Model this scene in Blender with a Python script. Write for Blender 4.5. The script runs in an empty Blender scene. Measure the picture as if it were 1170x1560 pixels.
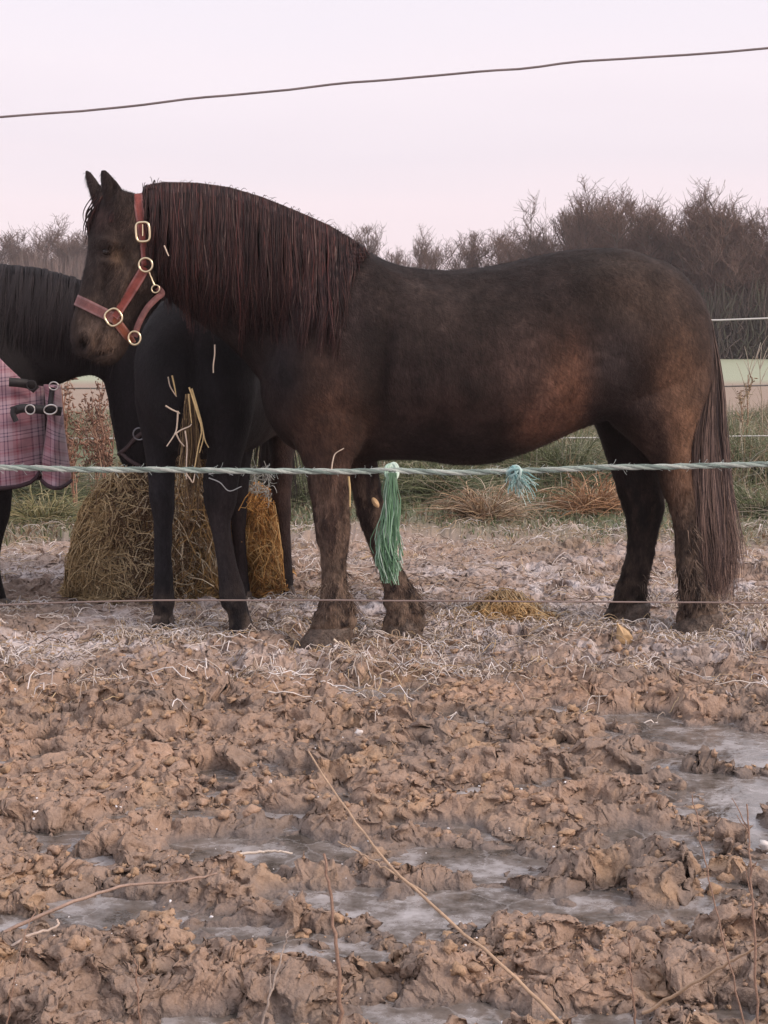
import bpy, bmesh, math
import numpy as np
from mathutils import Vector
from mathutils.bvhtree import BVHTree

rng = np.random.default_rng(11)
scene = bpy.context.scene
COL = scene.collection

# ------------------------------------------------------------------ camera numbers
FPX, CXP, CYP, HOR, CAMH = 2340.0, 585.0, 780.0, 540.0, 1.15
PITCH = math.atan((CYP - HOR) / FPX)
cp_, sp_ = math.cos(PITCH), math.sin(PITCH)


def P(px, py, Y):
    """world point at distance Y seen at photo pixel (px, py)"""
    px, py, Y = np.asarray(px, float), np.asarray(py, float), np.asarray(Y, float)
    u, v = (px - CXP) / FPX, (CYP - py) / FPX
    t = Y / (cp_ + v * sp_)
    return np.stack(np.broadcast_arrays(u * t, Y, CAMH + (v * cp_ - sp_) * t), -1)


def G(px, py):
    """ground point under a photo pixel"""
    v = (CYP - np.asarray(py, float)) / FPX
    t = -CAMH / (v * cp_ - sp_)
    u = (np.asarray(px, float) - CXP) / FPX
    return np.stack(np.broadcast_arrays(u * t, (cp_ + v * sp_) * t), -1)


def proj(p):
    x, y, z = p[:, 0], p[:, 1], p[:, 2] - CAMH
    d = y * cp_ - z * sp_
    return CXP + FPX * x / d, CYP - FPX * (y * sp_ + z * cp_) / d


# ------------------------------------------------------------------ noise
def _h(ix, iy, iz, seed):
    with np.errstate(over='ignore'):
        h = (ix.astype(np.int64) * 374761393 + iy.astype(np.int64) * 668265263 + iz * 2147483647 + seed * 974634557) & 0xffffffff
        h = ((h ^ (h >> 13)) * 1274126177) & 0xffffffff
        h = ((h ^ (h >> 16)) * 2246822519) & 0xffffffff
        h = h ^ (h >> 15)
    return (h & 0xffffff) / float(0xffffff)


def vn(x, y, seed=0):
    xi, yi = np.floor(x).astype(np.int64), np.floor(y).astype(np.int64)
    fx, fy = x - xi, y - yi
    fx = fx * fx * fx * (fx * (fx * 6 - 15) + 10)
    fy = fy * fy * fy * (fy * (fy * 6 - 15) + 10)
    a, b = _h(xi, yi, 0, seed), _h(xi + 1, yi, 0, seed)
    c, d = _h(xi, yi + 1, 0, seed), _h(xi + 1, yi + 1, 0, seed)
    return (a * (1 - fx) + b * fx) * (1 - fy) + (c * (1 - fx) + d * fx) * fy


def vn3(p, s, seed=0):
    q = p / s
    i = np.floor(q).astype(np.int64)
    f = q - i
    f = f * f * (3 - 2 * f)
    r = 0
    for dx in (0, 1):
        for dy in (0, 1):
            for dz in (0, 1):
                w = (f[:, 0] if dx else 1 - f[:, 0]) * (f[:, 1] if dy else 1 - f[:, 1]) * (f[:, 2] if dz else 1 - f[:, 2])
                r = r + w * _h(i[:, 0] + dx, i[:, 1] + dy, i[:, 2] + dz, seed)
    return r


def fbm(x, y, s, seed=0, o=3):
    r, a, t = 0, 1, 0
    for k in range(o):
        r = r + a * (vn(x / s, y / s, seed + k * 17) - .5)
        t += a
        a *= .5
        s *= .5
    return r / t


def lumps(x, y, s, seed):
    """rounded clods of random height, one per cell"""
    X, Y = x / s, y / s
    xi, yi = np.floor(X).astype(np.int64), np.floor(Y).astype(np.int64)
    best = np.zeros_like(X)
    for dx in (-1, 0, 1):
        for dy in (-1, 0, 1):
            cx, cy = xi + dx, yi + dy
            px = cx + _h(cx, cy, 1, seed)
            py = cy + _h(cx, cy, 2, seed)
            r = .35 + .55 * _h(cx, cy, 3, seed)
            hgt = .3 + .7 * _h(cx, cy, 4, seed)
            d2 = ((X - px) ** 2 + (Y - py) ** 2) / (r * r)
            best = np.maximum(best, hgt * np.sqrt(np.clip(1 - d2, 0, 1)))
    return best


# ------------------------------------------------------------------ objects
def tag(o, label=None, cat=None, group=None, kind=None):
    for k, v in (('label', label), ('category', cat), ('group', group), ('kind', kind)):
        if v:
            o[k] = v
    return o


def empty(name, loc=(0, 0, 0)):
    o = bpy.data.objects.new(name, None)
    o.location = [float(c) for c in loc]
    o.empty_display_size = .1
    COL.objects.link(o)
    return o


def mesh(name, v, f, mat=None, parent=None, smooth=True, col=None, uv=None):
    """v (n,3) world coordinates, f an (m,k) array or list of faces"""
    v = np.asarray(v, np.float32)
    if parent is not None:
        v = v - np.array(parent.location, np.float32)
    me = bpy.data.meshes.new(name)
    if isinstance(f, np.ndarray):
        m, k = f.shape
        me.vertices.add(len(v))
        me.vertices.foreach_set('co', v.ravel())
        me.loops.add(m * k)
        me.loops.foreach_set('vertex_index', f.astype(np.int32).ravel())
        me.polygons.add(m)
        me.polygons.foreach_set('loop_start', np.arange(0, m * k, k, dtype=np.int32))
        try:
            me.polygons.foreach_set('loop_total', np.full(m, k, np.int32))
        except Exception:
            pass
        me.update(calc_edges=True)
    else:
        me.from_pydata([tuple(map(float, q)) for q in v], [], [tuple(int(i) for i in q) for q in f])
    me.polygons.foreach_set('use_smooth', np.full(len(me.polygons), smooth, bool))
    if col is not None:
        c = np.ones((len(v), 4), np.float32)
        c[:, :3] = col
        at = me.color_attributes.new('tint', 'FLOAT_COLOR', 'POINT')
        at.data.foreach_set('color', c.ravel())
    if uv is not None:
        l = me.uv_layers.new(name='UVMap')
        idx = np.empty(len(me.loops), np.int32)
        me.loops.foreach_get('vertex_index', idx)
        l.data.foreach_set('uv', np.asarray(uv, np.float32)[idx].ravel())
    me.update()
    o = bpy.data.objects.new(name, me)
    COL.objects.link(o)
    if mat:
        me.materials.append(mat)
    if parent is not None:
        o.parent = parent
    return o


def tubes(S, R, sides=3, col=None, closed=False):
    """S (N,K,3) centre lines, R (N,K) or scalar radii, col (N,3) -> verts, quads, vertex colours"""
    S = np.asarray(S, float)
    N, K, _ = S.shape
    R = np.broadcast_to(np.asarray(R, float), (N, K))
    T = np.gradient(S, axis=1)
    if closed:
        T = (np.roll(S, -1, 1) - np.roll(S, 1, 1))
    T /= np.linalg.norm(T, axis=2, keepdims=True) + 1e-12
    ref = np.zeros_like(T)
    mean = np.abs(T.mean(1))
    ax = np.argmin(mean, axis=1)
    ref[np.arange(N), :, ax] = 1
    U = np.cross(T, ref)
    U /= np.linalg.norm(U, axis=2, keepdims=True) + 1e-12
    V = np.cross(T, U)
    a = np.arange(sides) * 2 * np.pi / sides
    W = S[:, :, None, :] + R[:, :, None, None] * (U[:, :, None, :] * np.cos(a)[None, None, :, None] + V[:, :, None, :] * np.sin(a)[None, None, :, None])
    v = W.reshape(-1, 3)
    KK = K if closed else K - 1
    n, k, s = np.meshgrid(np.arange(N), np.arange(KK), np.arange(sides), indexing='ij')
    base = n * K * sides
    k2 = (k + 1) % K
    s2 = (s + 1) % sides
    q = np.stack([base + k * sides + s, base + k * sides + s2, base + k2 * sides + s2, base + k2 * sides + s], -1).reshape(-1, 4)
    c = None
    if col is not None:
        c = np.repeat(np.asarray(col, float), K * sides, 0)
    return v, q, c


def spline(pts, n):
    """Catmull-Rom through pts (m,d) -> n samples"""
    p = np.asarray(pts, float)
    m = len(p)
    q = np.vstack([2 * p[0] - p[1], p, 2 * p[-1] - p[-2]])
    t = np.linspace(0, m - 1, n)
    i = np.minimum(t.astype(int), m - 2)
    f = (t - i)[:, None]
    a, b, c, d = q[i], q[i + 1], q[i + 2], q[i + 3]
    return .5 * (2 * b + (c - a) * f + (2 * a - 5 * b + 4 * c - d) * f ** 2 + (3 * b - a - 3 * c + d) * f ** 3)


def ring(t, b, Y, w, n=(0, 1, 0), Yb=None):
    T, B = P(t[0], t[1], Y), P(b[0], b[1], Y if Yb is None else Yb)
    return np.concatenate([(T + B) / 2, (T - B) / 2, np.array(n, float) * w])


def ring3(c, a, n):
    return np.concatenate([np.array(c, float), np.array(a, float), np.array(n, float)])


def loft(rings, sub=5, n=28, e=1.0):
    R = spline(np.array(rings), (len(rings) - 1) * sub + 1)
    th = np.arange(n) * 2 * np.pi / n
    c, s = np.cos(th), np.sin(th)
    if e != 1.0:
        c, s = np.sign(c) * np.abs(c) ** e, np.sign(s) * np.abs(s) ** e
    v = R[:, None, 0:3] + R[:, None, 3:6] * c[None, :, None] + R[:, None, 6:9] * s[None, :, None]
    m = len(R)
    v = np.vstack([v.reshape(-1, 3), R[0, :3], R[-1, :3]])
    f = []
    for i in range(m - 1):
        for j in range(n):
            f.append((i * n + j, i * n + (j + 1) % n, (i + 1) * n + (j + 1) % n, (i + 1) * n + j))
    a, b = m * n, m * n + 1
    for j in range(n):
        f.append((a, (j + 1) % n, j))
        f.append((b, (m - 1) * n + j, (m - 1) * n + (j + 1) % n))
    return v, f


def ellipsoid(c, r, rot=None, n=16):
    v, f = [], []
    th = np.linspace(0, np.pi, n)
    rr = []
    for t in th[1:-1]:
        rr.append(ring3((c[0], c[1], c[2] + r[2] * math.cos(t)), (r[0] * math.sin(t), 0, 0), (0, r[1] * math.sin(t), 0)))
    return loft(rr, 1, n)


def fuse(parts, voxel, smooth=6, factor=.5):
    """one continuous skin over overlapping closed lofts"""
    bm = bmesh.new()
    for v, f in parts:
        vs = [bm.verts.new(q) for q in v]
        fs = [bm.faces.new([vs[i] for i in q]) for q in f]
        bmesh.ops.recalc_face_normals(bm, faces=fs)
    me = bpy.data.meshes.new('tmp')
    bm.to_mesh(me)
    bm.free()
    o = bpy.data.objects.new('tmp', me)
    COL.objects.link(o)
    m = o.modifiers.new('r', 'REMESH')
    m.mode = 'VOXEL'
    m.voxel_size = voxel
    if smooth:
        s = o.modifiers.new('s', 'SMOOTH')
        s.factor = factor
        s.iterations = smooth
    dg = bpy.context.evaluated_depsgraph_get()
    e = o.evaluated_get(dg)
    em = e.to_mesh()
    nv = len(em.vertices)
    v = np.empty(nv * 3, np.float32)
    em.vertices.foreach_get('co', v)
    nn = np.empty(nv * 3, np.float32)
    em.vertices.foreach_get('normal', nn)
    f = [tuple(p.vertices) for p in em.polygons]
    e.to_mesh_clear()
    bpy.data.objects.remove(o)
    bpy.data.meshes.remove(me)
    quads = np.array([q if len(q) == 4 else (q[0], q[1], q[2], q[2]) for q in f], np.int64)
    if all(len(q) == 4 for q in f):
        f = quads
    return v.reshape(-1, 3).astype(float), f, nn.reshape(-1, 3).astype(float)


def bvh(v, f):
    return BVHTree.FromPolygons([Vector(q) for q in v], [tuple(int(i) for i in q) for q in f])


# ------------------------------------------------------------------ materials
def mat(name, rgb=(.5, .5, .5), rough=.7, attr=False, var=.25, scale=30., bump=0., bscale=80., metal=0., stretch=None, spec=.5, sheen=0., var2=0., scale2=6.):
    m = bpy.data.materials.new(name)
    m.use_nodes = True
    nt = m.node_tree
    b = nt.nodes['Principled BSDF']
    b.inputs['Roughness'].default_value = rough
    b.inputs['Metallic'].default_value = metal
    b.inputs['Specular IOR Level'].default_value = spec
    if sheen:
        b.inputs['Sheen Weight'].default_value = sheen
        b.inputs['Sheen Roughness'].default_value = .5
        b.inputs['Sheen Tint'].default_value = (.8, .7, .65, 1)
    tc = nt.nodes.new('ShaderNodeTexCoord')
    src = tc.outputs['Object']
    if stretch:
        mp = nt.nodes.new('ShaderNodeMapping')
        mp.inputs['Scale'].default_value = stretch
        nt.links.new(src, mp.inputs[0])
        src = mp.outputs[0]
    if attr:
        at = nt.nodes.new('ShaderNodeAttribute')
        at.attribute_name = 'tint'
        c = at.outputs['Color']
    else:
        r = nt.nodes.new('ShaderNodeRGB')
        r.outputs[0].default_value = (*rgb, 1)
        c = r.outputs[0]
    for vv, ss in ((var, scale), (var2, scale2)):
        if not vv:
            continue
        n = nt.nodes.new('ShaderNodeTexNoise')
        n.inputs['Scale'].default_value = ss
        n.inputs['Detail'].default_value = 5
        n.inputs['Roughness'].default_value = .65
        nt.links.new(src, n.inputs['Vector'])
        mr = nt.nodes.new('ShaderNodeMapRange')
        mr.inputs['From Min'].default_value = .3
        mr.inputs['From Max'].default_value = .7
        mr.inputs['To Min'].default_value = 1 - vv
        mr.inputs['To Max'].default_value = 1 + vv
        nt.links.new(n.outputs['Fac'], mr.inputs['Value'])
        mx = nt.nodes.new('ShaderNodeMix')
        mx.data_type = 'RGBA'
        mx.blend_type = 'MULTIPLY'
        mx.inputs['Factor'].default_value = 1
        nt.links.new(c, mx.inputs['A'])
        nt.links.new(mr.outputs[0], mx.inputs['B'])
        c = mx.outputs['Result']
    nt.links.new(c, b.inputs['Base Color'])
    if bump:
        n = nt.nodes.new('ShaderNodeTexNoise')
        n.inputs['Scale'].default_value = bscale
        n.inputs['Detail'].default_value = 6
        nt.links.new(src, n.inputs['Vector'])
        bp = nt.nodes.new('ShaderNodeBump')
        bp.inputs['Strength'].default_value = bump
        bp.inputs['Distance'].default_value = .01
        nt.links.new(n.outputs['Fac'], bp.inputs['Height'])
        nt.links.new(bp.outputs[0], b.inputs['Normal'])
    return m


# ------------------------------------------------------------------ camera, light, sky
cam = bpy.data.cameras.new('camera')
cam.sensor_fit = 'HORIZONTAL'
cam.sensor_width = 36
cam.lens = 36 * FPX / 1170
cam.clip_end = 6000
cam.clip_start = .05
co = bpy.data.objects.new('camera', cam)
co.location = (0, 0, CAMH)
co.rotation_euler = (math.pi / 2 - PITCH, 0, 0)
COL.objects.link(co)
scene.camera = co

SUN_EL, SUN_AZ = math.radians(30), math.radians(118)      # low soft light from the right, a little behind the camera
w = bpy.data.worlds.new('World')
scene.world = w
w.use_nodes = True
nt = w.node_tree
bg = nt.nodes['Background']
sky = nt.nodes.new('ShaderNodeTexSky')
sky.sky_type = 'NISHITA'
sky.sun_disc = False
sky.sun_elevation = SUN_EL
sky.sun_rotation = SUN_AZ
tc = nt.nodes.new('ShaderNodeTexCoord')
sx = nt.nodes.new('ShaderNodeSeparateXYZ')
nt.links.new(tc.outputs['Generated'], sx.inputs[0])
ramp = nt.nodes.new('ShaderNodeValToRGB')
nz = nt.nodes.new('ShaderNodeTexNoise')
nz.inputs['Scale'].default_value = 2.2
nz.inputs['Detail'].default_value = 3
mpn = nt.nodes.new('ShaderNodeMapping')
mpn.inputs['Scale'].default_value = (1, 1, 6)
nt.links.new(tc.outputs['Generated'], mpn.inputs[0])
nt.links.new(mpn.outputs[0], nz.inputs['Vector'])
ad = nt.nodes.new('ShaderNodeMath')
ad.operation = 'MULTIPLY_ADD'
ad.inputs[1].default_value = .11
nt.links.new(nz.outputs['Fac'], ad.inputs[0])
nt.links.new(sx.outputs['Z'], ad.inputs[2])
nt.links.new(ad.outputs[0], ramp.inputs[0])
el = ramp.color_ramp.elements
el[0].position, el[0].color = .02, (.86, .69, .73, 1)
el[1].position, el[1].color = 1., (1.0, .97, 1.04, 1)
for p_, c_ in ((.10, (.89, .74, .785, 1)), (.155, (.90, .765, .81, 1)), (.19, (.84, .745, .80, 1)), (.235, (.89, .80, .85, 1)), (.3, (.84, .79, .86, 1)), (.6, (.95, .91, .98, 1))):
    e_ = el.new(p_)
    e_.color = c_
mx = nt.nodes.new('ShaderNodeMix')
mx.data_type = 'RGBA'
mx.blend_type = 'ADD'
mx.inputs['Factor'].default_value = .01
nt.links.new(ramp.outputs[0], mx.inputs['A'])
nt.links.new(sky.outputs[0], mx.inputs['B'])
nt.links.new(mx.outputs['Result'], bg.inputs['Color'])
bg.inputs['Strength'].default_value = .98

sl = bpy.data.lights.new('sun', 'SUN')
sl.energy = 2.5
sl.angle = math.radians(22)
sl.color = (1., .80, .66)
so = bpy.data.objects.new('sun', sl)
so.rotation_euler = Vector((math.sin(SUN_AZ) * math.cos(SUN_EL), math.cos(SUN_AZ) * math.cos(SUN_EL), math.sin(SUN_EL))).to_track_quat('Z', 'Y').to_euler()
COL.objects.link(so)
scene.view_settings.view_transform = 'Standard'
scene.view_settings.look = 'None'
scene.view_settings.exposure = .14
scene.view_settings.gamma = 1
# ================================================================== THE GROUND
# puddles: (px, py) centre in the photograph's frame, half sizes in pixels
PUD = []
for px, py, rx, ry in [(200, 1395, 130, 26), (395, 1290, 130, 26), (470, 1365, 110, 18), (330, 1415, 75, 16), (700, 1300, 120, 16),
                       (880, 1385, 190, 17), (690, 1375, 110, 16), (1110, 1130, 110, 24), (1130, 1195, 55, 20), (1010, 1280, 60, 24),
                       (330, 1545, 170, 16), (640, 1545, 120, 20), (1150, 1260, 30, 40), (90, 1440, 90, 14), (60, 1108, 60, 5),
                       (590, 1048, 45, 5), (985, 1085, 50, 4), (250, 1250, 70, 8), (1000, 1480, 60, 10), (860, 1560, 120, 14),
                       (420, 1235, 60, 7), (640, 1255, 80, 8)]:
    c = G(px, py)
    a, b = G(px - rx, py), G(px, py - ry)
    PUD.append((c[0], c[1], abs(c[0] - a[0]) + .01, abs(b[1] - c[1]) + .02))
WATER = -.013


def puddle_mask(x, y):
    wx = x + .16 * fbm(x, y, .22, 91, 3)
    wy = y + .16 * fbm(x, y, .22, 47, 3)
    m = np.zeros_like(x)
    for cx, cy, rx, ry in PUD:
        d = np.sqrt(((wx - cx) / rx) ** 2 + ((wy - cy) / ry) ** 2)
        m = np.maximum(m, np.clip((1.35 - d) / .6, 0, 1))
    return m


HOOVES = [(492, 985, 5.955), (610, 970, 6.2), (1059, 963, 6.29), (954, 950, 6.52), (248, 957, 6.43), (370, 967, 6.27), (435, 911, 7.29), (368, 920, 7.13), (-8, 921, 7.06), (-50, 905, 7.36)]
HOOVES = [(float(P(a, b, y)[0]), y) for a, b, y in HOOVES]
_r = np.random.default_rng(321)
PRINTS = [(float((yy_ + 1) * _r.uniform(-.27, .27)), float(yy_), float(_r.uniform(.055, .075)), float(_r.uniform(.018, .04)), float(_r.uniform(-.7, .7))) for yy_ in 2.2 + 4.2 * _r.random(85) ** .8]


def sstep(a, b, v):
    t = np.clip((v - a) / (b - a), 0, 1)
    return t * t * (3 - 2 * t)


def ground_h(x, y):
    wx = x + .05 * fbm(x, y, .11, 5, 2) + .022 * fbm(x, y, .035, 15, 2)
    wy = y + .05 * fbm(x, y, .11, 8, 2) + .022 * fbm(x, y, .035, 18, 2)
    h = .05 * fbm(x, y, .55, 21, 2)
    act = np.clip(vn(x / .4, y / .4, 77) * 1.5, .35, 1.25)
    # trodden clods: steep torn sides, crumbly tops, deep hollows between them
    for sc_, am, sd in ((.17, .042, 131), (.09, .026, 141), (.048, .014, 151)):
        n_ = vn(wx / sc_ * .62 + 7, wy / sc_, sd) * .7 + .3 * vn(wx / sc_ * 1.3, wy / sc_ * 1.9, sd + 3)
        h += act * am * (sstep(.38, .58, n_) + .25 * (n_ - .5) - .5)
    h += act * .030 * (lumps(wx * .75, wy, .075, 4) - .4) + .013 * (lumps(wx * .85, wy, .032, 6) - .4)
    rg, am, sc_ = 0, .011, .04
    for k in range(3):
        n_ = vn(wx / sc_ * .8 + 3.1 * k, wy / sc_, 61 + k)
        rg = rg + am * ((1 - np.abs(2 * n_ - 1)) ** 2 - .33)
        am *= .6
        sc_ *= .5
    h += rg
    fade = np.clip((9.5 - y) / 4.5, .9, 1)
    fade = np.where(y > 12, .75 * np.clip((30 - y) / 18, 0, 1), fade)
    near = np.clip((6.3 - y) / .8, 0, 1)
    h = h * fade * (.75 + .25 * near)
    for cx, cy, r_, dp, an in PRINTS:                       # hoof prints pressed into the mud, with a squeezed-up rim
        k = np.where((np.abs(x - cx) < .13) & (np.abs(y - cy) < .13))[0]
        if len(k):
            dx, dy = x[k] - cx, y[k] - cy
            u_, v_ = dx * math.cos(an) + dy * math.sin(an), -dx * math.sin(an) + dy * math.cos(an)
            d = np.sqrt(u_ ** 2 + (v_ * .82) ** 2) / r_
            w_ = sstep(1.18, .74, d)
            h[k] = h[k] * (1 - .8 * w_) - dp * w_ + .012 * np.exp(-((d - 1.26) / .2) ** 2)
    for cx, cy in HOOVES:
        d2 = ((x - cx) ** 2 + (y - cy) ** 2) / .15 ** 2
        w_ = np.exp(-d2 ** 2)
        h = h * (1 - w_) - .020 * w_
    pm = puddle_mask(x, y)
    return h * (1 - .5 * pm) + .006 * (1 - pm) - .034 * pm


def grid(us, ys, off):
    U, Yg = np.meshgrid(us, ys)
    X = U * (Yg + off)
    n, m = U.shape
    i = np.arange(n - 1)[:, None] * m + np.arange(m - 1)[None, :]
    f = np.stack([i, i + 1, i + m + 1, i + m], -1).reshape(-1, 4)
    return X.ravel(), Yg.ravel(), f


us = np.concatenate([-np.geomspace(.7, .265, 70)[:-1], np.linspace(-.265, .265, 1050), np.geomspace(.265, .7, 70)[1:]])
ys = np.concatenate([1.3 * (9.2 / 1.3) ** np.linspace(0, 1, 1350), 9.2 * (3500 / 9.2) ** np.linspace(0, 1, 150)[1:]])
gx, gy, gf = grid(us, ys, 1.5)
gz = np.zeros_like(gx)
near = gy < 30
gz[near] = ground_h(gx[near], gy[near])
rise = np.clip(gy - 26, 0, 40) * .025
gz += rise
pm = np.zeros_like(gx)
pm[near] = puddle_mask(gx[near], gy[near])

# what the ground is made of, zone by zone
mud_w = np.array([.372, .252, .184])
mud_g = np.array([.215, .165, .136])
mud_o = np.array([.435, .288, .180])
straw_c = np.array([.31, .235, .195])
grass_c = np.array([.105, .125, .06])
stub_c = np.array([.30, .225, .17])
field_c = np.array([.33, .36, .25])
c = np.empty((len(gx), 3))
t = np.clip(fbm(gx, gy, .3, 101, 4) * 1.6 + .5, 0, 1)[:, None]
c[:] = mud_w * t + mud_g * (1 - t)
t = np.clip(fbm(gx, gy, .12, 111, 3) * 4 - .5, 0, .7)[:, None]
c = c * (1 - t) + mud_o * t
wet_shade = (np.clip(pm * 1.5, 0, 1) * .30 + .62 * np.clip((WATER + .022 - gz) / .02, 0, 1) * np.clip((5.6 - gy) / .6, 0, 1))[:, None]  # wet rims by puddles; low hollows also darkened in colour, standing in for shade
c = c * (1 - wet_shade) + np.array([.15, .125, .115]) * wet_shade
t = (np.clip((gy - 5.2) / .8, 0, 1) * (.25 + .45 * np.clip(fbm(gx, gy, .6, 131, 3) * 3 + .5, 0, 1)))[:, None]
c = c * (1 - t) + straw_c * t
fr = (np.clip((gy - 5.4) / .5, 0, 1) * np.clip((9.5 - gy) / 2, 0, 1) * np.clip(fbm(gx, gy, .4, 121, 4) * 3.2 + .35, 0, 1) * np.clip(fbm(gx, gy, .06, 122, 2) * 3 + .6, 0, 1) * .95)[:, None]
c = c * (1 - fr) + np.array([.64, .585, .59]) * fr
edge = gy + 2.4 * fbm(gx, gy, 1.6, 201, 3)
t = np.clip((edge - 9.4) / 1.6, 0, 1)[:, None]
c = c * (1 - t) + grass_c * t
edge = gy + 6 * fbm(gx, gy, 7, 211, 3)
t = np.clip((edge - 26) / 3, 0, 1)[:, None]
c = c * (1 - t) + stub_c * t
t = np.clip((gy + 1.5 * fbm(gx, gy, 4, 231, 2) - 40) / 4, 0, 1)[:, None]
c = c * (1 - t) + field_c * t
mat_mud = mat('mud', attr=True, rough=.72, var=.16, scale=26, var2=.16, scale2=150, bump=.8, bscale=110, spec=.35)
# push the crumbly surface sideways too, so clods bulge and undercut
GP = np.stack([gx, gy, gz], -1)
kk = np.where(gy < 11.5)[0]
q = GP[kk] * np.array([.8, 1, 1.2])
am = (np.clip((11.5 - gy[kk]) / 3, 0, 1) * (1 - .8 * pm[kk]))[:, None]
dv = np.stack([vn3(q + 31.7 * i, .055, 700 + i) - .5 for i in range(3)], -1) * np.array([.050, .050, .022])
dv += np.stack([vn3(q + 11.3 * i, .022, 710 + i) - .5 for i in range(3)], -1) * np.array([.032, .032, .018])
dv += np.stack([vn3(q + 17.9 * i, .009, 720 + i) - .5 for i in range(3)], -1) * np.array([.016, .016, .014])
dv += np.stack([vn3(q * 1.3 + 5.9 * i, .0045, 730 + i) - .5 for i in range(3)], -1) * np.array([.007, .007, .007]) * np.clip((4.6 - gy[kk]) / 1.5, 0, 1)[:, None]
GP[kk] += dv * am
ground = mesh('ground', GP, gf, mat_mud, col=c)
tag(ground, kind='structure')

# shallow half-frozen water lying in the hollows
m = bpy.data.materials.new('puddle_water')
m.use_nodes = True
nt = m.node_tree
b = nt.nodes['Principled BSDF']
b.inputs['Base Color'].default_value = (.21, .19, .19, 1)
tcn = nt.nodes.new('ShaderNodeTexCoord')
n1 = nt.nodes.new('ShaderNodeTexNoise')
n1.inputs['Scale'].default_value = 7
n1.inputs['Roughness'].default_value = .7
n1.inputs['Detail'].default_value = 6
nt.links.new(tcn.outputs['Object'], n1.inputs['Vector'])
mr = nt.nodes.new('ShaderNodeMapRange')
mr.inputs['From Min'].default_value, mr.inputs['From Max'].default_value = .35, .65
mr.inputs['To Min'].default_value, mr.inputs['To Max'].default_value = .06, .38
b.inputs['Specular IOR Level'].default_value = .9
nt.links.new(n1.outputs['Fac'], mr.inputs['Value'])
nt.links.new(mr.outputs[0], b.inputs['Roughness'])
cr = nt.nodes.new('ShaderNodeValToRGB')
cr.color_ramp.elements[0].position, cr.color_ramp.elements[0].color = .38, (.085, .072, .062, 1)
cr.color_ramp.elements[1].position, cr.color_ramp.elements[1].color = .66, (.40, .38, .385, 1)
e_ = cr.color_ramp.elements.new(.5)
e_.color = (.17, .148, .135, 1)
nt.links.new(n1.outputs['Fac'], cr.inputs[0])
vo = nt.nodes.new('ShaderNodeTexVoronoi')
vo.feature = 'DISTANCE_TO_EDGE'
vo.inputs['Scale'].default_value = 5.5
wp = nt.nodes.new('ShaderNodeVectorMath')
wp.operation = 'MULTIPLY_ADD'
wp.inputs[1].default_value = (.12, .12, 0)
nt.links.new(n1.outputs['Color'], wp.inputs[0])
nt.links.new(tcn.outputs['Object'], wp.inputs[2])
nt.links.new(wp.outputs[0], vo.inputs['Vector'])
cm = nt.nodes.new('ShaderNodeMapRange')
cm.inputs['From Min'].default_value, cm.inputs['From Max'].default_value = .004, .022
cm.inputs['To Min'].default_value, cm.inputs['To Max'].default_value = .26, 0
nt.links.new(vo.outputs['Distance'], cm.inputs['Value'])
cx_ = nt.nodes.new('ShaderNodeMix')
cx_.data_type = 'RGBA'
cx_.inputs['B'].default_value = (.55, .53, .54, 1)
nt.links.new(cm.outputs[0], cx_.inputs['Factor'])
nt.links.new(cr.outputs[0], cx_.inputs['A'])
nt.links.new(cx_.outputs['Result'], b.inputs['Base Color'])
n2 = nt.nodes.new('ShaderNodeTexNoise')
n2.inputs['Scale'].default_value = 30
n2.inputs['Detail'].default_value = 3
nt.links.new(tcn.outputs['Object'], n2.inputs['Vector'])
bp = nt.nodes.new('ShaderNodeBump')
bp.inputs['Strength'].default_value = .25
bp.inputs['Distance'].default_value = .01
nt.links.new(n2.outputs['Fac'], bp.inputs['Height'])
nt.links.new(bp.outputs[0], b.inputs['Normal'])
wx_, wy_, wf_ = grid(np.linspace(-1.2, 1.2, 60), np.linspace(1.3, 5.6, 60), 1.5)
wz = WATER + .003 * fbm(wx_, wy_, .5, 301, 2)
tag(mesh('water', np.stack([wx_, wy_, wz], -1), wf_, m), kind='structure')

# ------------------------------------------------------------------ loose crumbs of mud
bmc = bmesh.new()
bmesh.ops.create_icosphere(bmc, subdivisions=2, radius=1)
ico_v = np.array([v.co[:] for v in bmc.verts])
ico_f = np.array([[v.index for v in f.verts] for f in bmc.faces])
bmc.free()


def lumps_mesh(pos, rad, seed, squash=.7):
    N = len(pos)
    r_ = np.random.default_rng(seed)
    off = r_.uniform(0, 99, (N, 1, 3))
    d = ico_v[None] + off
    k = .6 + 1.1 * (vn3(d.reshape(-1, 3), .75, seed) + .6 * vn3(d.reshape(-1, 3), .35, seed + 1) - .65).reshape(N, -1, 1)
    ang = r_.uniform(0, 6.28, N)
    v = ico_v[None] * k * rad[:, None, None] * r_.uniform(.7, 1.3, (N, 1, 3))
    v[:, :, 2] *= squash
    ca, sa = np.cos(ang)[:, None], np.sin(ang)[:, None]
    x = v[:, :, 0] * ca - v[:, :, 1] * sa
    y = v[:, :, 0] * sa + v[:, :, 1] * ca
    v = np.stack([x, y, v[:, :, 2]], -1) + pos[:, None, :]
    f = (ico_f[None] + (np.arange(N) * len(ico_v))[:, None, None]).reshape(-1, 3)
    return v.reshape(-1, 3), f


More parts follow.
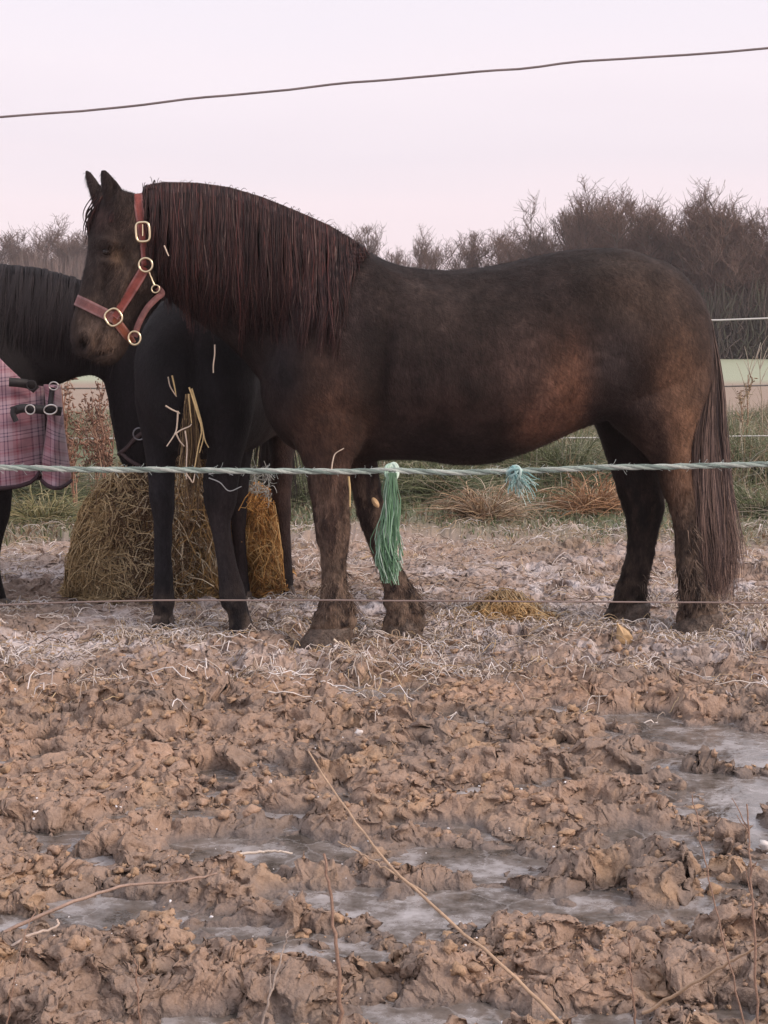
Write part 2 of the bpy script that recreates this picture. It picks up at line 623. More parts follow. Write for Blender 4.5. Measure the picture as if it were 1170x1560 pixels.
N = 26000
yy = 1.9 + 4.4 * rng.random(N) ** 1.1
xx = (yy + 1) * rng.uniform(-.36, .36, N)
keep = (puddle_mask(xx, yy) < .25) & (vn(xx / .3, yy / .3, 401) > .3)
xx, yy = xx[keep], yy[keep]
rr = .0025 + .018 * rng.random(len(xx)) ** 6
pos = np.stack([xx, yy, ground_h(xx, yy) + rr * .15], -1)
v, f = lumps_mesh(pos, rr, 5)
tt = rng.random(len(xx))[:, None]
cc = np.repeat(mud_w * tt + mud_o * .9 * (1 - tt), len(ico_v), 0)
tag(mesh('mud_crumbs', v, f, mat_mud, col=cc), 'crumbs of trodden brown mud lying all over the churned ground in front', 'mud', kind='stuff')

N = 420
yy = 2.2 + 4.4 * rng.random(N)
xx = (yy + 1) * rng.uniform(-.3, .3, N)
rr = .0015 + .004 * rng.random(N) ** 3
v, f = lumps_mesh(np.stack([xx, yy, ground_h(xx, yy) + .012], -1), rr, 8)
mat_frost = mat('frost', (.75, .74, .76), rough=.35, var=.1)
tag(mesh('frost_bits', v, f, mat_frost), 'tiny white bits of ice and grit sprinkled over the mud', 'ice bits', kind='stuff')

# ------------------------------------------------------------------ pale pebbles
mat_peb = mat('pebble', (.62, .58, .56), rough=.5, var=.15, scale=40)
for i, (px, py, r_) in enumerate([(547, 1146, .010), (245, 1139, .008), (655, 1391, .011), (1165, 1297, .02), (412, 1205, .008), (520, 1310, .009)]):
    g = G(px, py)
    v, f = lumps_mesh(np.array([[g[0], g[1], ground_h(g[:1], g[1:2])[0] + r_ * .6 + .012]]), np.array([r_]), 60 + i, .8)
    o = mesh('pebble', v, f, mat_peb)
    tag(o, ['white pebble in the middle of the mud, a little above the long dead stalk', 'small white pebble on the mud at upper left',
            'white pebble beside the puddle left of the snapped stalk', 'large white stone at the right edge of the mud',
            'small white pebble on the mud below the black horse with no rug', 'tiny white pebble by the top of the snapped stalk'][i], 'pebble', 'pale pebbles in the mud')

# ------------------------------------------------------------------ trampled straw
N = 78000
yy = 4.7 + 5.6 * rng.random(N) ** .9
xx = (yy + 1.2) * rng.uniform(-.36, .36, N)
keep = (rng.random(N) < np.clip((yy - 4.9) / 1.1, .06, 1) * np.clip(vn(xx / .45, yy / .3, 501) * 3.2 - 1.0, .05, 1)) & (rng.random(N) < np.clip((7.4 - yy) / .7, .16, 1))
xx, yy = xx[keep], yy[keep]
N = len(xx)
L = .04 + .13 * rng.random(N) ** 1.8
a = rng.uniform(0, 2 * np.pi, N)
bend = rng.normal(0, .8, N)
K = 6
tt = np.linspace(-.5, .5, K)[None, :]
ang = a[:, None] + bend[:, None] * tt + .2 * rng.normal(size=(N, K))
step = (L / (K - 1))[:, None]
sx_ = xx[:, None] + np.cumsum(np.cos(ang) * step, 1)
sy_ = yy[:, None] + np.cumsum(np.sin(ang) * step, 1)
sz_ = ground_h(sx_.ravel(), sy_.ravel()).reshape(N, K) + .006 + .02 * rng.random((N, 1)) * rng.random((N, K)) + .035 * rng.random((N, 1)) ** 3 * np.sin((tt + .5) * np.pi)
S = np.stack([sx_, sy_, sz_], -1)
pal = np.array([[.54, .45, .38], [.70, .63, .58], [.38, .28, .19], [.50, .37, .22], [.84, .80, .80], [.13, .09, .07], [.64, .57, .55]])
cc = pal[rng.choice(len(pal), N, p=[.22, .2, .15, .1, .1, .11, .12])] * rng.uniform(.75, 1.1, (N, 1))
v, f, c3 = tubes(S, (.0013 + .0019 * rng.random((N, 1))) * np.linspace(1, .6, K)[None, :], 3, cc)
mat_straw = mat('straw', attr=True, rough=.7, var=.15, scale=60)
tag(mesh('straw_litter', v, f, mat_straw, col=c3), 'pale frosted straw and hay stalks trodden into the mud around the hooves', 'straw', kind='stuff')

# ------------------------------------------------------------------ frosted grass bank
N = 64000
yy = 9.1 + 20 * rng.random(N) ** 1.5
xx = (yy + 1.2) * rng.uniform(-.38, .38, N)
ed = yy + 2.4 * fbm(xx, yy, 1.6, 201, 3)
ed2 = yy + 6 * fbm(xx, yy, 7, 211, 3)
keep = (ed > 9.5 + .9 * rng.random(N)) & (ed2 < 30) & (vn(xx / 1.1, yy / .9, 601) > .22)
xx, yy = xx[keep], yy[keep]
N = len(xx)
tall = np.clip(vn(xx / 1.6, yy / 1.2, 611) * 1.25 + .1, 0, 1.2)
hh = (.07 + .30 * tall ** 2 * rng.random(N) + .05 * rng.random(N)) * np.clip((yy - 9.4) / 2.6, .22, 1.2)
a = rng.uniform(0, 2 * np.pi, N)
lean = rng.random(N) * 1.1
K = 4
t = np.linspace(0, 1, K)[None, :]
S = np.stack([xx[:, None] + np.cos(a)[:, None] * lean[:, None] * hh[:, None] * t ** 2,
              yy[:, None] + np.sin(a)[:, None] * lean[:, None] * hh[:, None] * t ** 2,
              hh[:, None] * (t - .35 * lean[:, None] * t ** 2)], -1)
pal = np.array([[.08, .11, .045], [.13, .15, .07], [.21, .21, .13], [.28, .22, .14], [.36, .34, .28], [.18, .12, .075]])
NEARBR = np.clip((11.2 - yy) / 1.4, 0, 1)
mix = vn(xx / .8, yy / .8, 621)
pidx = np.where(mix > .5, rng.choice(6, N, p=[.34, .28, .17, .08, .08, .05]), rng.choice(6, N, p=[.15, .2, .2, .22, .13, .10]))
pidx = np.where(rng.random(N) < NEARBR * .7, rng.choice([3, 4, 5, 2], N), pidx)
cc = pal[pidx] * rng.uniform(.7, 1.15, (N, 1))
v, f, c3 = tubes(S, (.0035 + .004 * rng.random((N, 1))) * np.array([1, .9, .6, .15])[None, :], 3, cc)
mat_grass = mat('grass_blade', attr=True, rough=.65, var=.1, scale=30)
tag(mesh('grass', v, f, mat_grass, col=c3), 'rough frosted green grass on the bank behind the horses', 'grass', kind='stuff')


# ------------------------------------------------------------------ plants on the bank
def tuft(name, label, cat, group, px, py, R, Hh, n, pal, seed, droop=.9, rad=.0045):
    r_ = np.random.default_rng(seed)
    g = G(px, py)
    root = empty(name, (g[0], g[1], 0))
    n = int(n * 1.6)
    a = r_.uniform(0, 2 * np.pi, n)
    b0 = R * .22 * np.sqrt(r_.random(n))
    ab = a + r_.normal(0, .6, n)
    el_ = np.radians(r_.uniform(5, 84, n))
    ln = r_.uniform(.4, 1.05, n) * (R * np.cos(el_) + 1.7 * Hh * np.sin(el_))
    K = 7
    t = np.linspace(0, 1, K)[None, :]
    out = (ln * np.maximum(np.cos(el_), .25))[:, None] * t
    z = (ln * np.sin(el_))[:, None] * (t - r_.uniform(.45, .95, (n, 1)) * t ** 2)
    turn = a[:, None] + r_.normal(0, .9, (n, 1)) * t
    S = np.stack([g[0] + (b0 * np.cos(ab))[:, None] + np.cos(turn) * out, g[1] + (b0 * np.sin(ab) * .7)[:, None] + np.sin(turn) * out, np.maximum(z, .01) - .01], -1)
    S += np.cumsum(r_.normal(0, .010, S.shape), 1) * t[:, :, None]
    cc = np.array(pal)[r_.choice(len(pal), n)] * r_.uniform(.65, 1.15, (n, 1))
    v, f, c3 = tubes(S, rad * r_.uniform(.5, 1, (n, 1)) * np.array([.5, 1, .95, .85, .7, .5, .2])[None, :], 3, cc)
    mesh('leaves', v, f, mat_grass, root, col=c3)
    tag(root, label, cat, group)
    return root


DRY = [[.36, .25, .15], [.42, .31, .20], [.25, .15, .09], [.46, .38, .29]]
ORG = [[.40, .22, .11], [.34, .18, .09], [.46, .30, .18], [.24, .13, .07]]
GRN = [[.10, .125, .05], [.14, .16, .08], [.08, .10, .045], [.26, .25, .16]]
tuft('sedge_tuft', 'dry tan tussock behind the frayed blue-green knot on the rope', 'tussock', 'dry tussocks on the bank', 738, 792, .36, .42, 230, DRY, 71)
tuft('sedge_tuft', 'dry orange-brown tussock just left of the dark far hind leg', 'tussock', 'dry tussocks on the bank', 905, 785, .32, .44, 230, ORG, 72)
tuft('sedge_tuft', 'low yellowish tussock in the gap between plaid rug and hay bale', 'tussock', 'dry tussocks on the bank', 70, 800, .38, .34, 260, [[.25, .23, .10], [.32, .28, .15], [.12, .14, .06]], 73)
tuft('grass_clump', 'tall green grass clump under the rear of the belly', 'grass clump', 'green clumps on the bank', 850, 745, .9, .62, 650, GRN, 74)
tuft('grass_clump', 'green grass clump showing below the rope between foreleg and tassel', 'grass clump', 'green clumps on the bank', 655, 765, .7, .5, 500, GRN, 75)
tuft('grass_clump', 'tall green grass clump right of the horse tail', 'grass clump', 'green clumps on the bank', 1150, 735, .9, .62, 650, GRN, 76)
tuft('grass_clump', 'dark green grass clump seen between the two brown forelegs at the bay chest', 'grass clump', 'green clumps on the bank', 455, 770, .5, .45, 380, GRN, 77)
tuft('grass_clump', 'green grass clump low behind the plaid rug hem', 'grass clump', 'green clumps on the bank', 45, 770, .7, .45, 420, GRN, 78)
tuft('grass_clump', 'grey-green grass clump at the right edge below the tail', 'grass clump', 'green clumps on the bank', 1160, 790, .5, .3, 300, GRN + DRY[3:], 79)


def weed(name, label, cat, group, px, Y, top_py, n, pal, seed, spread=.12, rad=.007, seedy=True, base=0.):
    """upright branched dead stems"""
    r_ = np.random.default_rng(seed)
    top = P(px, top_py, Y)
    Hh = top[2] - base
    root = empty(name, (top[0], Y, 0))
    K = 7
    t = np.linspace(0, 1, K)
    main, heads = [], []
    for i in range(n):
        a = r_.uniform(0, 6.28)
        ln = Hh * r_.uniform(.6, 1)
        sp = spread * r_.uniform(.3, 1)
        st = np.stack([top[0] + np.cos(a) * (.02 + sp * t ** 1.5) + r_.normal(0, .008, K), Y + np.sin(a) * (.02 + sp * t ** 1.5), ln * t], -1)
        main.append(st)
        for j in range(7):
            k0 = r_.integers(2, K - 1)
            b = st[k0]
            a2, l2 = r_.uniform(0, 6.28), ln * r_.uniform(.12, .3)
            tw = np.stack([b[0] + np.cos(a2) * l2 * .5 * t, b[1] + np.sin(a2) * l2 * .5 * t, b[2] + l2 * (t + .1 * np.sin(3 * t))], -1)
            main.append(tw)
            if seedy:
                for q in range(10):
                    c0 = tw[r_.integers(1, K)] + r_.normal(0, .012, 3)
                    heads.append(np.linspace(c0, c0 + r_.normal(0, .02, 3), 3))
    M = np.array(main)
    cc = np.array(pal)[r_.choice(len(pal), len(M))]
    v, f, c3 = tubes(M, rad * np.linspace(1, .4, K)[None, :] * np.where(np.arange(len(M)) % 8 == 0, 1, .6)[:, None], 4, cc)
    mesh('stem', v, f, mat_grass, root, col=c3)
    if heads:
        Hs = np.array(heads)
        v, f, c3 = tubes(Hs, np.array([.002, .008, .002])[None, :], 4, np.array(pal)[r_.choice(len(pal), len(Hs))] * .8)
        mesh('seed_heads', v, f, mat_grass, root, col=c3)['kind'] = 'stuff'
    tag(root, label, cat, group)


RED = [[.20, .095, .06], [.27, .14, .09], [.33, .21, .15], [.17, .09, .06]]
weed('dead_dock', 'reddish dead dock plant just right of the plaid rug front', 'weed', 'dead docks behind the rug', 112, 11.0, 580, 5, RED, 81)
weed('dead_dock', 'tall reddish dead dock plant under the muzzle of the haltered horse', 'weed', 'dead docks behind the rug', 138, 12.0, 568, 6, RED, 82, .16)
weed('dead_dock', 'reddish dead dock plant left beside the head of the feeding horse', 'weed', 'dead docks behind the rug', 160, 11.4, 590, 5, RED, 83)
PAL = [[.48, .42, .35], [.40, .33, .26], [.34, .27, .2]]
weed('dead_weed', 'pale branched weed standing up against the dark trees right of the tail', 'weed', 'pale weeds right of the tail', 1127, 20.0, 507, 2, PAL, 85, .3, .009, False)
weed('dead_weed', 'low pale weed between the tail and the branched weed', 'weed', 'pale weeds right of the tail', 1103, 20.5, 530, 1, PAL, 86, .25, .009, False)
weed('dead_weed', 'pale weed cut by the right edge of the photo above the far field', 'weed', 'pale weeds right of the tail', 1168, 20.2, 528, 2, PAL, 87, .3, .009, False)
weed('dead_weed', 'dry brown weed against the pale field below the far upper fence tape', 'weed', 'pale weeds right of the tail', 1140, 18.0, 555, 2, DRY, 88, .12, .01)
# ================================================================== TREES BEYOND THE FIELD
mat_bark = mat('bark', (.085, .066, .055), rough=.9, var=.3, scale=6)
mat_twig = mat('twig', attr=True, rough=.9, var=.1, scale=3)


def grow(seed, Hh=8.0, width=1.0, dens=1.0):
    """bare crown: returns trunk strands and twig strands around the origin"""
    r_ = np.random.default_rng(seed)
    K = 6
    t = np.linspace(0, 1, K)
    trunk, tr, twig, tr2 = [], [], [], []

    def branch(p, d, ln, wob):
        d = d / np.linalg.norm(d)
        q = [p]
        for k in range(K - 1):
            d = d + r_.normal(0, wob, 3) + np.array([0, 0, .07])
            d /= np.linalg.norm(d)
            q.append(q[-1] + d * ln / (K - 1))
        return np.array(q)

    for i in range(r_.integers(2, 5)):
        a = r_.uniform(0, 6.28)
        st = branch(np.array([r_.normal(0, .25), r_.normal(0, .25), -.1]), np.array([math.cos(a) * .22 * width, math.sin(a) * .22 * width, 1]), Hh * r_.uniform(.7, .92), .07)
        trunk.append(st)
        tr.append(np.linspace(.10, .025, K) * r_.uniform(.7, 1.1))
        for j in range(int(15 * dens)):
            u = r_.uniform(.12, .98)
            b = st[int(u * (K - 1))] * (1 - (u * (K - 1)) % 1) + st[min(K - 1, int(u * (K - 1)) + 1)] * ((u * (K - 1)) % 1)
            a = r_.uniform(0, 6.28)
            l1 = Hh * r_.uniform(.16, .34) * (1.15 - .5 * u) * width
            s1 = branch(b, np.array([math.cos(a), math.sin(a), r_.uniform(.5, 1.5)]), l1, .14)
            trunk.append(s1)
            tr.append(np.linspace(.035, .012, K))
            for k in range(14):
                b2 = s1[r_.integers(1, K)]
                a = r_.uniform(0, 6.28)
                l2 = l1 * r_.uniform(.3, .6)
                s2 = branch(b2, np.array([math.cos(a), math.sin(a), r_.uniform(.3, 1.6)]), l2, .18)
                twig.append(s2)
                tr2.append(np.linspace(.017, .008, K))
                for q in range(6):
                    b3 = s2[r_.integers(1, K)]
                    a = r_.uniform(0, 6.28)
                    twig.append(branch(b3, np.array([math.cos(a), math.sin(a), r_.uniform(.2, 1.5)]), l2 * r_.uniform(.35, .7), .2))
                    tr2.append(np.linspace(.011, .0065, K))
    return np.array(trunk), np.array(tr), np.array(twig), np.array(tr2)


KINDS = []
for i in range(5):
    A, ar, B, br = grow(900 + i, 8.0, [1., 1.15, .9, 1.05, 1.2][i], [1., 1.1, .9, 1.2, 1.][i])
    tv, tf, _ = tubes(A, ar, 5)
    pal = np.array([[.120, .075, .058], [.090, .062, .050], [.15, .088, .070]])
    r_ = np.random.default_rng(i)
    bv, bf, bc = tubes(B, br, 3, pal[r_.choice(3, len(B))])
    KINDS.append((tv, tf, bv, bf, bc))
PROTO = {}


def bare_tree(kind, px, Y, top_py, label, group, wide=1.0):
    p = P(px, top_py, Y)
    gz_ = min(max(Y - 26, 0), 40) * .025
    sc = (p[2] - gz_) / 7.9
    root = empty('bare_tree', (p[0], Y, gz_))
    rot = rng.uniform(0, 6.28)
    if kind not in PROTO:
        tv, tf, bv, bf, bc = KINDS[kind]
        a = mesh('trunk', tv, tf, mat_bark)
        b = mesh('crown', bv, bf, mat_twig, col=bc)
        PROTO[kind] = (a, b)
    else:
        a, b = PROTO[kind]
        a, b = a.copy(), b.copy()
        COL.objects.link(a)
        COL.objects.link(b)
    for q in (a, b):
        q.parent = root
    root.scale = (sc * wide, sc * wide, sc)
    root.rotation_euler = (0, 0, rot)
    tag(root, label, 'tree', group)


GR = 'bare trees in the dark wood right of the horse'
R_ = [(0, 540, 95, 338, 'pale bare tree peeping over the mane at the withers', .8),
      (1, 505, 96, 350, 'bare tree hidden mostly by the mane, left of the withers', .8),
      (2, 575, 92, 372, 'low bare tree above the dip of the back', .8),
      (3, 640, 88, 372, 'low bare tree above the middle of the back', .9),
      (0, 700, 84, 348, 'bare spreading tree standing alone above the back, left end of the wood', .9),
      (1, 755, 82, 360, 'low bare tree at the edge of the wood above the loin', 1.),
      (2, 800, 76, 345, 'bare tree where the wood begins to rise above the loin', 1.),
      (4, 845, 74, 322, 'bare tree above the left half of the rump', 1.),
      (3, 895, 72, 308, 'bare tree above the top of the rump', 1.),
      (0, 940, 72, 300, 'tall bare tree above the rump', 1.),
      (1, 985, 70, 292, 'tallest bare tree of the wood, above the tail head', 1.),
      (2, 1020, 69, 314, 'dark bare tree right above the tail', 1.1),
      (4, 1062, 68, 310, 'dark bare tree just right of the tail', 1.1),
      (3, 1105, 66, 314, 'dark bare tree near the right edge of the photo', 1.1),
      (0, 1150, 66, 308, 'dark bare tree at the right edge of the photo', 1.1),
      (1, 1200, 66, 312, 'dark bare tree cut by the right edge of the photo', 1.1)]
for k, px, Y, top, lab, wd in R_:
    bare_tree(k, px, Y, top, lab, GR, wd)
# second row behind, filling the wood
for i, px in enumerate([825, 870, 915, 962, 1000, 1040, 1085, 1128, 1172]):
    bare_tree((i * 2 + 1) % 5, px, 86 + (i % 3) * 4, [345, 332, 322, 318, 322, 330, 326, 330, 326][i], [
        'back-row bare tree at the left end of the wood', 'back-row bare tree above the loin', 'back-row bare tree above the front of the rump', 'back-row bare tree behind the tallest tree',
        'back-row bare tree right of the tallest tree', 'back-row bare tree above the tail', 'back-row bare tree right of the tail', 'back-row bare tree near the right edge', 'back-row bare tree at the right edge'][i], 'back row of the bare wood', 1.1)
GL = 'far pale trees left behind the horses'
for i, (px, top) in enumerate([(-40, 362), (2, 358), (40, 366), (72, 358), (105, 352), (140, 356), (185, 360), (240, 366), (300, 362), (360, 370), (430, 366)]):
    bare_tree([2, 4, 0, 3, 1][i % 5], px, 128 + (i % 3) * 5, top, [
        'far bare tree cut by the left edge of the photo', 'far bare tree at the left edge above the rugged horse', 'far bare tree above the neck of the rugged horse', 'far bare tree left of the haltered head, second from it',
        'far bare tree next to the forehead of the haltered horse', 'far bare tree behind the forelock', 'far bare tree behind the halter', 'far bare tree behind the front of the mane',
        'far bare tree behind the middle of the mane', 'far bare tree behind the back of the mane', 'far bare tree behind the withers'][i], GL, 1.25)


def thicket(name, label, cat, x0, x1, y0, y1, h0, h1, n, pal, seed, rad):
    r_ = np.random.default_rng(seed)
    x, y = r_.uniform(x0, x1, n), r_.uniform(y0, y1, n)
    t = (x - x0) / (x1 - x0)
    hh = (h0 + (h1 - h0) * t) * (.45 + .55 * r_.random(n)) * (.8 + .4 * vn(x / 3, y / 3, seed))
    K = 5
    s_ = np.linspace(0, 1, K)[None, :]
    a, ln = r_.uniform(0, 6.28, n), r_.uniform(.1, .8, n)
    g0 = np.clip(y - 26, 0, 40) * .025
    zb = g0 + (hh - g0) * r_.uniform(-.02, .6, n) * (r_.random(n) < .6)
    S = np.stack([x[:, None] + (np.cos(a) * ln)[:, None] * s_ + r_.normal(0, .1, (n, K)), y[:, None] + (np.sin(a) * ln)[:, None] * s_ + r_.normal(0, .1, (n, K)),
                  zb[:, None] + (hh - zb)[:, None] * s_], -1)
    cc = np.array(pal)[r_.choice(len(pal), n)]
    v, f, c3 = tubes(S, rad * r_.uniform(.4, 1, (n, 1)) * np.linspace(1, .4, K)[None, :], 3, cc)
    tag(mesh(name, v, f, mat_twig, col=c3), label, cat)


thicket('bramble_thicket', 'dense dark thicket along the foot of the bare wood at right', 'thicket', 4., 42, 64, 68, 3.2, 5.6, 14000, [[.05, .042, .036], [.07, .06, .045], [.09, .07, .06], [.05, .055, .035]], 31, .045)
thicket('hedge', 'low russet hedge seen over the dip of the horse back', 'hedge', -8, 9, 76, 79, 5.6, 5.9, 7000, [[.13, .07, .06], [.10, .065, .055], [.16, .09, .075]], 32, .04)
thicket('far_hedge', 'far pale brown hedge at the left above the rugged horse', 'hedge', -44, -8, 120, 126, 8.6, 8.4, 11000, [[.16, .115, .10], [.2, .14, .125], [.13, .10, .09]], 33, .06)

# ================================================================== FAR FENCE
mat_tape = mat('fence_tape', (.5, .5, .48), rough=.6, var=.15, scale=3)


def wire(name, label, cat, pts, Y, rad, mt, n=160, ext=8., wob=0., group=None):
    q = np.array([P(px, py, Y) for px, py in pts])
    d0, d1 = q[1] - q[0], q[-1] - q[-2]
    d0, d1 = d0 / abs(d0[0]), d1 / abs(d1[0])
    q = np.vstack([q[0] - d0 * ext, q, q[-1] + d1 * ext])
    xs = np.linspace(q[0, 0], q[-1, 0], n)
    S = np.stack([xs, np.interp(xs, q[:, 0], q[:, 1]), np.interp(xs, q[:, 0], q[:, 2])], -1)
    if wob:
        S[:, 2] += wob * (vn(xs * 3, xs * 0, 3) - .5) + .5 * wob * (vn(xs * 14, xs * 0, 4) - .5)
    v, f, _ = tubes(S[None], rad, 6)
    return tag(mesh(name, v, f, mt), label, cat, group)


wire('far_fence_line', 'upper far fence line crossing right of the tail in front of the trees', 'fence wire', [(0, 492), (1090, 488), (1170, 485)], 20., .012, mat_tape, 60, 12, group='far fence lines')
mat_tape2 = mat('dull_tape', (.13, .12, .11), rough=.6)
wire('far_fence_line', 'lower far fence line crossing the brown field right of the tail', 'fence wire', [(0, 592), (1090, 589), (1170, 587)], 20., .010, mat_tape2, 60, 12, group='far fence lines')
wire('far_fence_line', 'thin pale fence line over the grass right of the tail and under the belly', 'fence wire', [(0, 668), (900, 667), (1170, 664)], 14., .006, mat_tape, 60, 8, group='far fence lines')
wire('field_board', 'low weathered rail lying along the mud edge right of the tail', 'rail', [(1118, 822), (1170, 820), (1215, 818)], 9.6, .012, mat_tape2, 30, .6)

# ================================================================== NEAR FENCE, between the camera and the horses
FY = 2.3
mat_wire_d = mat('dark_wire', (.16, .13, .125), rough=.45, metal=.3, var=.25, scale=25)
mat_wire_b = mat('brown_wire', (.21, .16, .14), rough=.5, metal=.3, var=.2, scale=25)
wire('fence_wire', 'thin dark wire slanting across the pink sky', 'fence wire', [(0, 179), (130, 168), (300, 148), (440, 135), (550, 123), (700, 111), (800, 103), (870, 94), (1000, 85), (1100, 79), (1170, 72)], FY, .0017, mat_wire_d, 300, 4, .003)
wire('fence_wire', 'thin brown wire crossing low in front of the hooves', 'fence wire', [(0, 922), (120, 917), (230, 914), (500, 914), (800, 916), (1170, 918)], FY, .0013, mat_wire_b, 200, 4, .001)

rp = [(-1200, 700), (0, 713), (200, 716), (400, 718), (520, 719), (595, 716), (690, 719), (800, 716), (1000, 711), (1170, 706), (2400, 690)]
rq = np.array([P(px, py, FY) for px, py in rp])
n = 2600
xs = np.linspace(rq[0, 0], rq[-1, 0], n)
line = np.stack([xs, np.full(n, FY), np.interp(xs, rq[:, 0], rq[:, 2]) + .0025 * (vn(xs * 9, xs * 0, 9) - .5)], -1)
root = empty('fence_rope', (line[n // 2]))
strands, cols = [], []
for k in range(3):
    ph = xs * 2 * np.pi / .085 + k * 2 * np.pi / 3
    strands.append(line + np.stack([0 * xs, .0020 * np.cos(ph), .0020 * np.sin(ph)], -1))
mat_rope = mat('rope_fibre', attr=True, rough=.75, var=.22, scale=70, bump=.6, bscale=500, stretch=(.3, 1, 1))
v, f, c3 = tubes(np.array(strands), .0027, 7, [[.30, .37, .33], [.38, .43, .39], [.17, .225, .20]])
mesh('twisted_strand', v, f, mat_rope, root, col=c3)
# loose whiskers standing off the rope
m_ = 220
x0 = rng.uniform(-.62, .62, m_)
z0 = np.interp(x0, xs, line[:, 2])
d = rng.normal(0, 1, (m_, 3))
d /= np.linalg.norm(d, axis=1, keepdims=True)
st = np.stack([np.stack([x0, np.full(m_, FY), z0], -1) + d * .004 + (d * rng.uniform(.003, .010, (m_, 1)) + np.array([.004, 0, 0])) * t for t in np.linspace(0, 1, 4)], 1)
v, f, c3 = tubes(st, .00025, 3, np.tile([[.55, .63, .6]], (m_, 1)))
mesh('whiskers', v, f, mat_rope, root, col=c3)['kind'] = 'stuff'
tag(root, 'pale green twisted rope stretched across the picture in front of the horses', 'rope')


def px_m(n=1.0):
    return FY / FPX * n


# the tassel of green twine tied to the rope
c0 = P(596, 716, FY)
root = empty('twine_tassel', c0)
r_ = np.random.default_rng(5)
n = 170
K = 12
t = np.linspace(0, 1, K)[None, :]
u = r_.normal(0, 1, (n, 1)).clip(-1.8, 1.8) / 1.8
dpt = r_.normal(0, .5, (n, 1)).clip(-1, 1)
key = np.linspace(0, 1, 7)
cx = np.interp(t, key, [0, -2, -1, -3, -6, -6, -3])
wd = np.interp(t, key, [6, 8, 9, 10, 12, 14, 12])
ln = r_.uniform(.74, 1.04, (n, 1))
lk_ = np.floor(u * 3.5)
sx_ = cx + wd * (u + .10 * np.sin(t * 9 + r_.uniform(0, 6.28, (n, 1)))) + np.cumsum(r_.normal(0, 1.1, (n, K)), 1) + t * 4.5 * np.sin(t * 7 + lk_ * 1.9)
sz_ = -4 - 166 * t * ln
sy_ = wd * .75 * dpt
loose = r_.random((n, 1)) < .12
sx_ = np.where(loose, sx_ + 26 * np.clip(t - .45, 0, 1) ** 1.2, sx_)
sy_ = sy_ + 5 * np.sin(t * 6 + lk_ * 2.3) * t
S = np.stack([c0[0] + px_m() * sx_, FY - .008 + px_m() * sy_, c0[2] + px_m() * sz_], -1)
pal = np.array([[.085, .19, .10], [.13, .26, .155], [.22, .36, .26], [.40, .52, .44], [.05, .12, .065]])
v, f, c3 = tubes(S, r_.uniform(.0005, .0011, (n, 1)), 4, pal[r_.choice(5, n, p=[.28, .28, .22, .1, .12])] * r_.uniform(.8, 1.1, (n, 1)))
mat_twine = mat('green_twine', attr=True, rough=.5, var=.2, scale=120, stretch=(1, 1, .15))
mesh('twine_strand', v, f, mat_twine, root, col=c3)
a = np.linspace(0, 2 * np.pi, 24, endpoint=False)
loops = []
for k in range(5):
    ph = r_.uniform(-.3, .3)
    R0 = px_m(9.5 + .7 * k)
    loops.append(np.stack([c0[0] + px_m(2) * (k - 2) + R0 * .55 * np.cos(a), FY + px_m(8) * np.sin(a + ph), c0[2] + px_m(-2) + R0 * np.sin(a) * .95], -1))
v, f, c3 = tubes(np.array(loops), .0022, 6, pal[[2, 3, 2, 3, 3]] + .06, closed=True)
mesh('knot', v, f, mat_twine, root, col=c3)
tag(root, 'long green twine tassel hanging from a knot on the rope', 'tassel')

# the frayed blue-green knot
c0 = P(784, 718, FY)
root = empty('frayed_knot', c0)
loops = []
for k in range(7):
    q = r_.normal(0, 1, (3, 3))
    q, _ = np.linalg.qr(q)
    R0 = px_m(r_.uniform(9, 14))
    loops.append(c0 + np.array([0, -.002, -.002]) + R0 * (np.cos(a)[:, None] * q[0] + .8 * np.sin(a)[:, None] * q[1]))
v, f, c3 = tubes(np.array(loops), .0021, 6, np.array([[.24, .42, .40], [.34, .50, .47], [.18, .33, .33], [.40, .54, .5], [.26, .44, .4], [.3, .46, .44], [.2, .38, .38]]), closed=True)
mesh('knot', v, f, mat_twine, root, col=c3)
n, K = 130, 8
d = np.stack([r_.normal(.45, .6, n), r_.normal(-.2, .5, n), r_.normal(-.7, .5, n)], -1)
L = px_m(1) * r_.uniform(6, 30, (n, 1)) * np.where(r_.random((n, 1)) < .1, 1.5, 1)
t = np.linspace(0, 1, K)[None, :, None]
S = c0 + d[:, None, :] * L[:, :, None] * t * .8 + np.cumsum(r_.normal(0, .0014, (n, K, 3)), 1) + np.array([0, 0, -.010]) * t ** 2
v, f, c3 = tubes(S, .0006, 3, np.array([[.24, .42, .40], [.36, .52, .49], [.16, .31, .30], [.46, .58, .54]])[r_.choice(4, n)])
mesh('frayed_fibre', v, f, mat_twine, root, col=c3)
tag(root, 'frayed blue-green knot on the rope right of the long tassel', 'knot')

# ================================================================== DEAD STALKS IN FRONT
mat_stalk = mat('dead_stalk', attr=True, rough=.6, var=.25, scale=40, bump=.3, bscale=200)


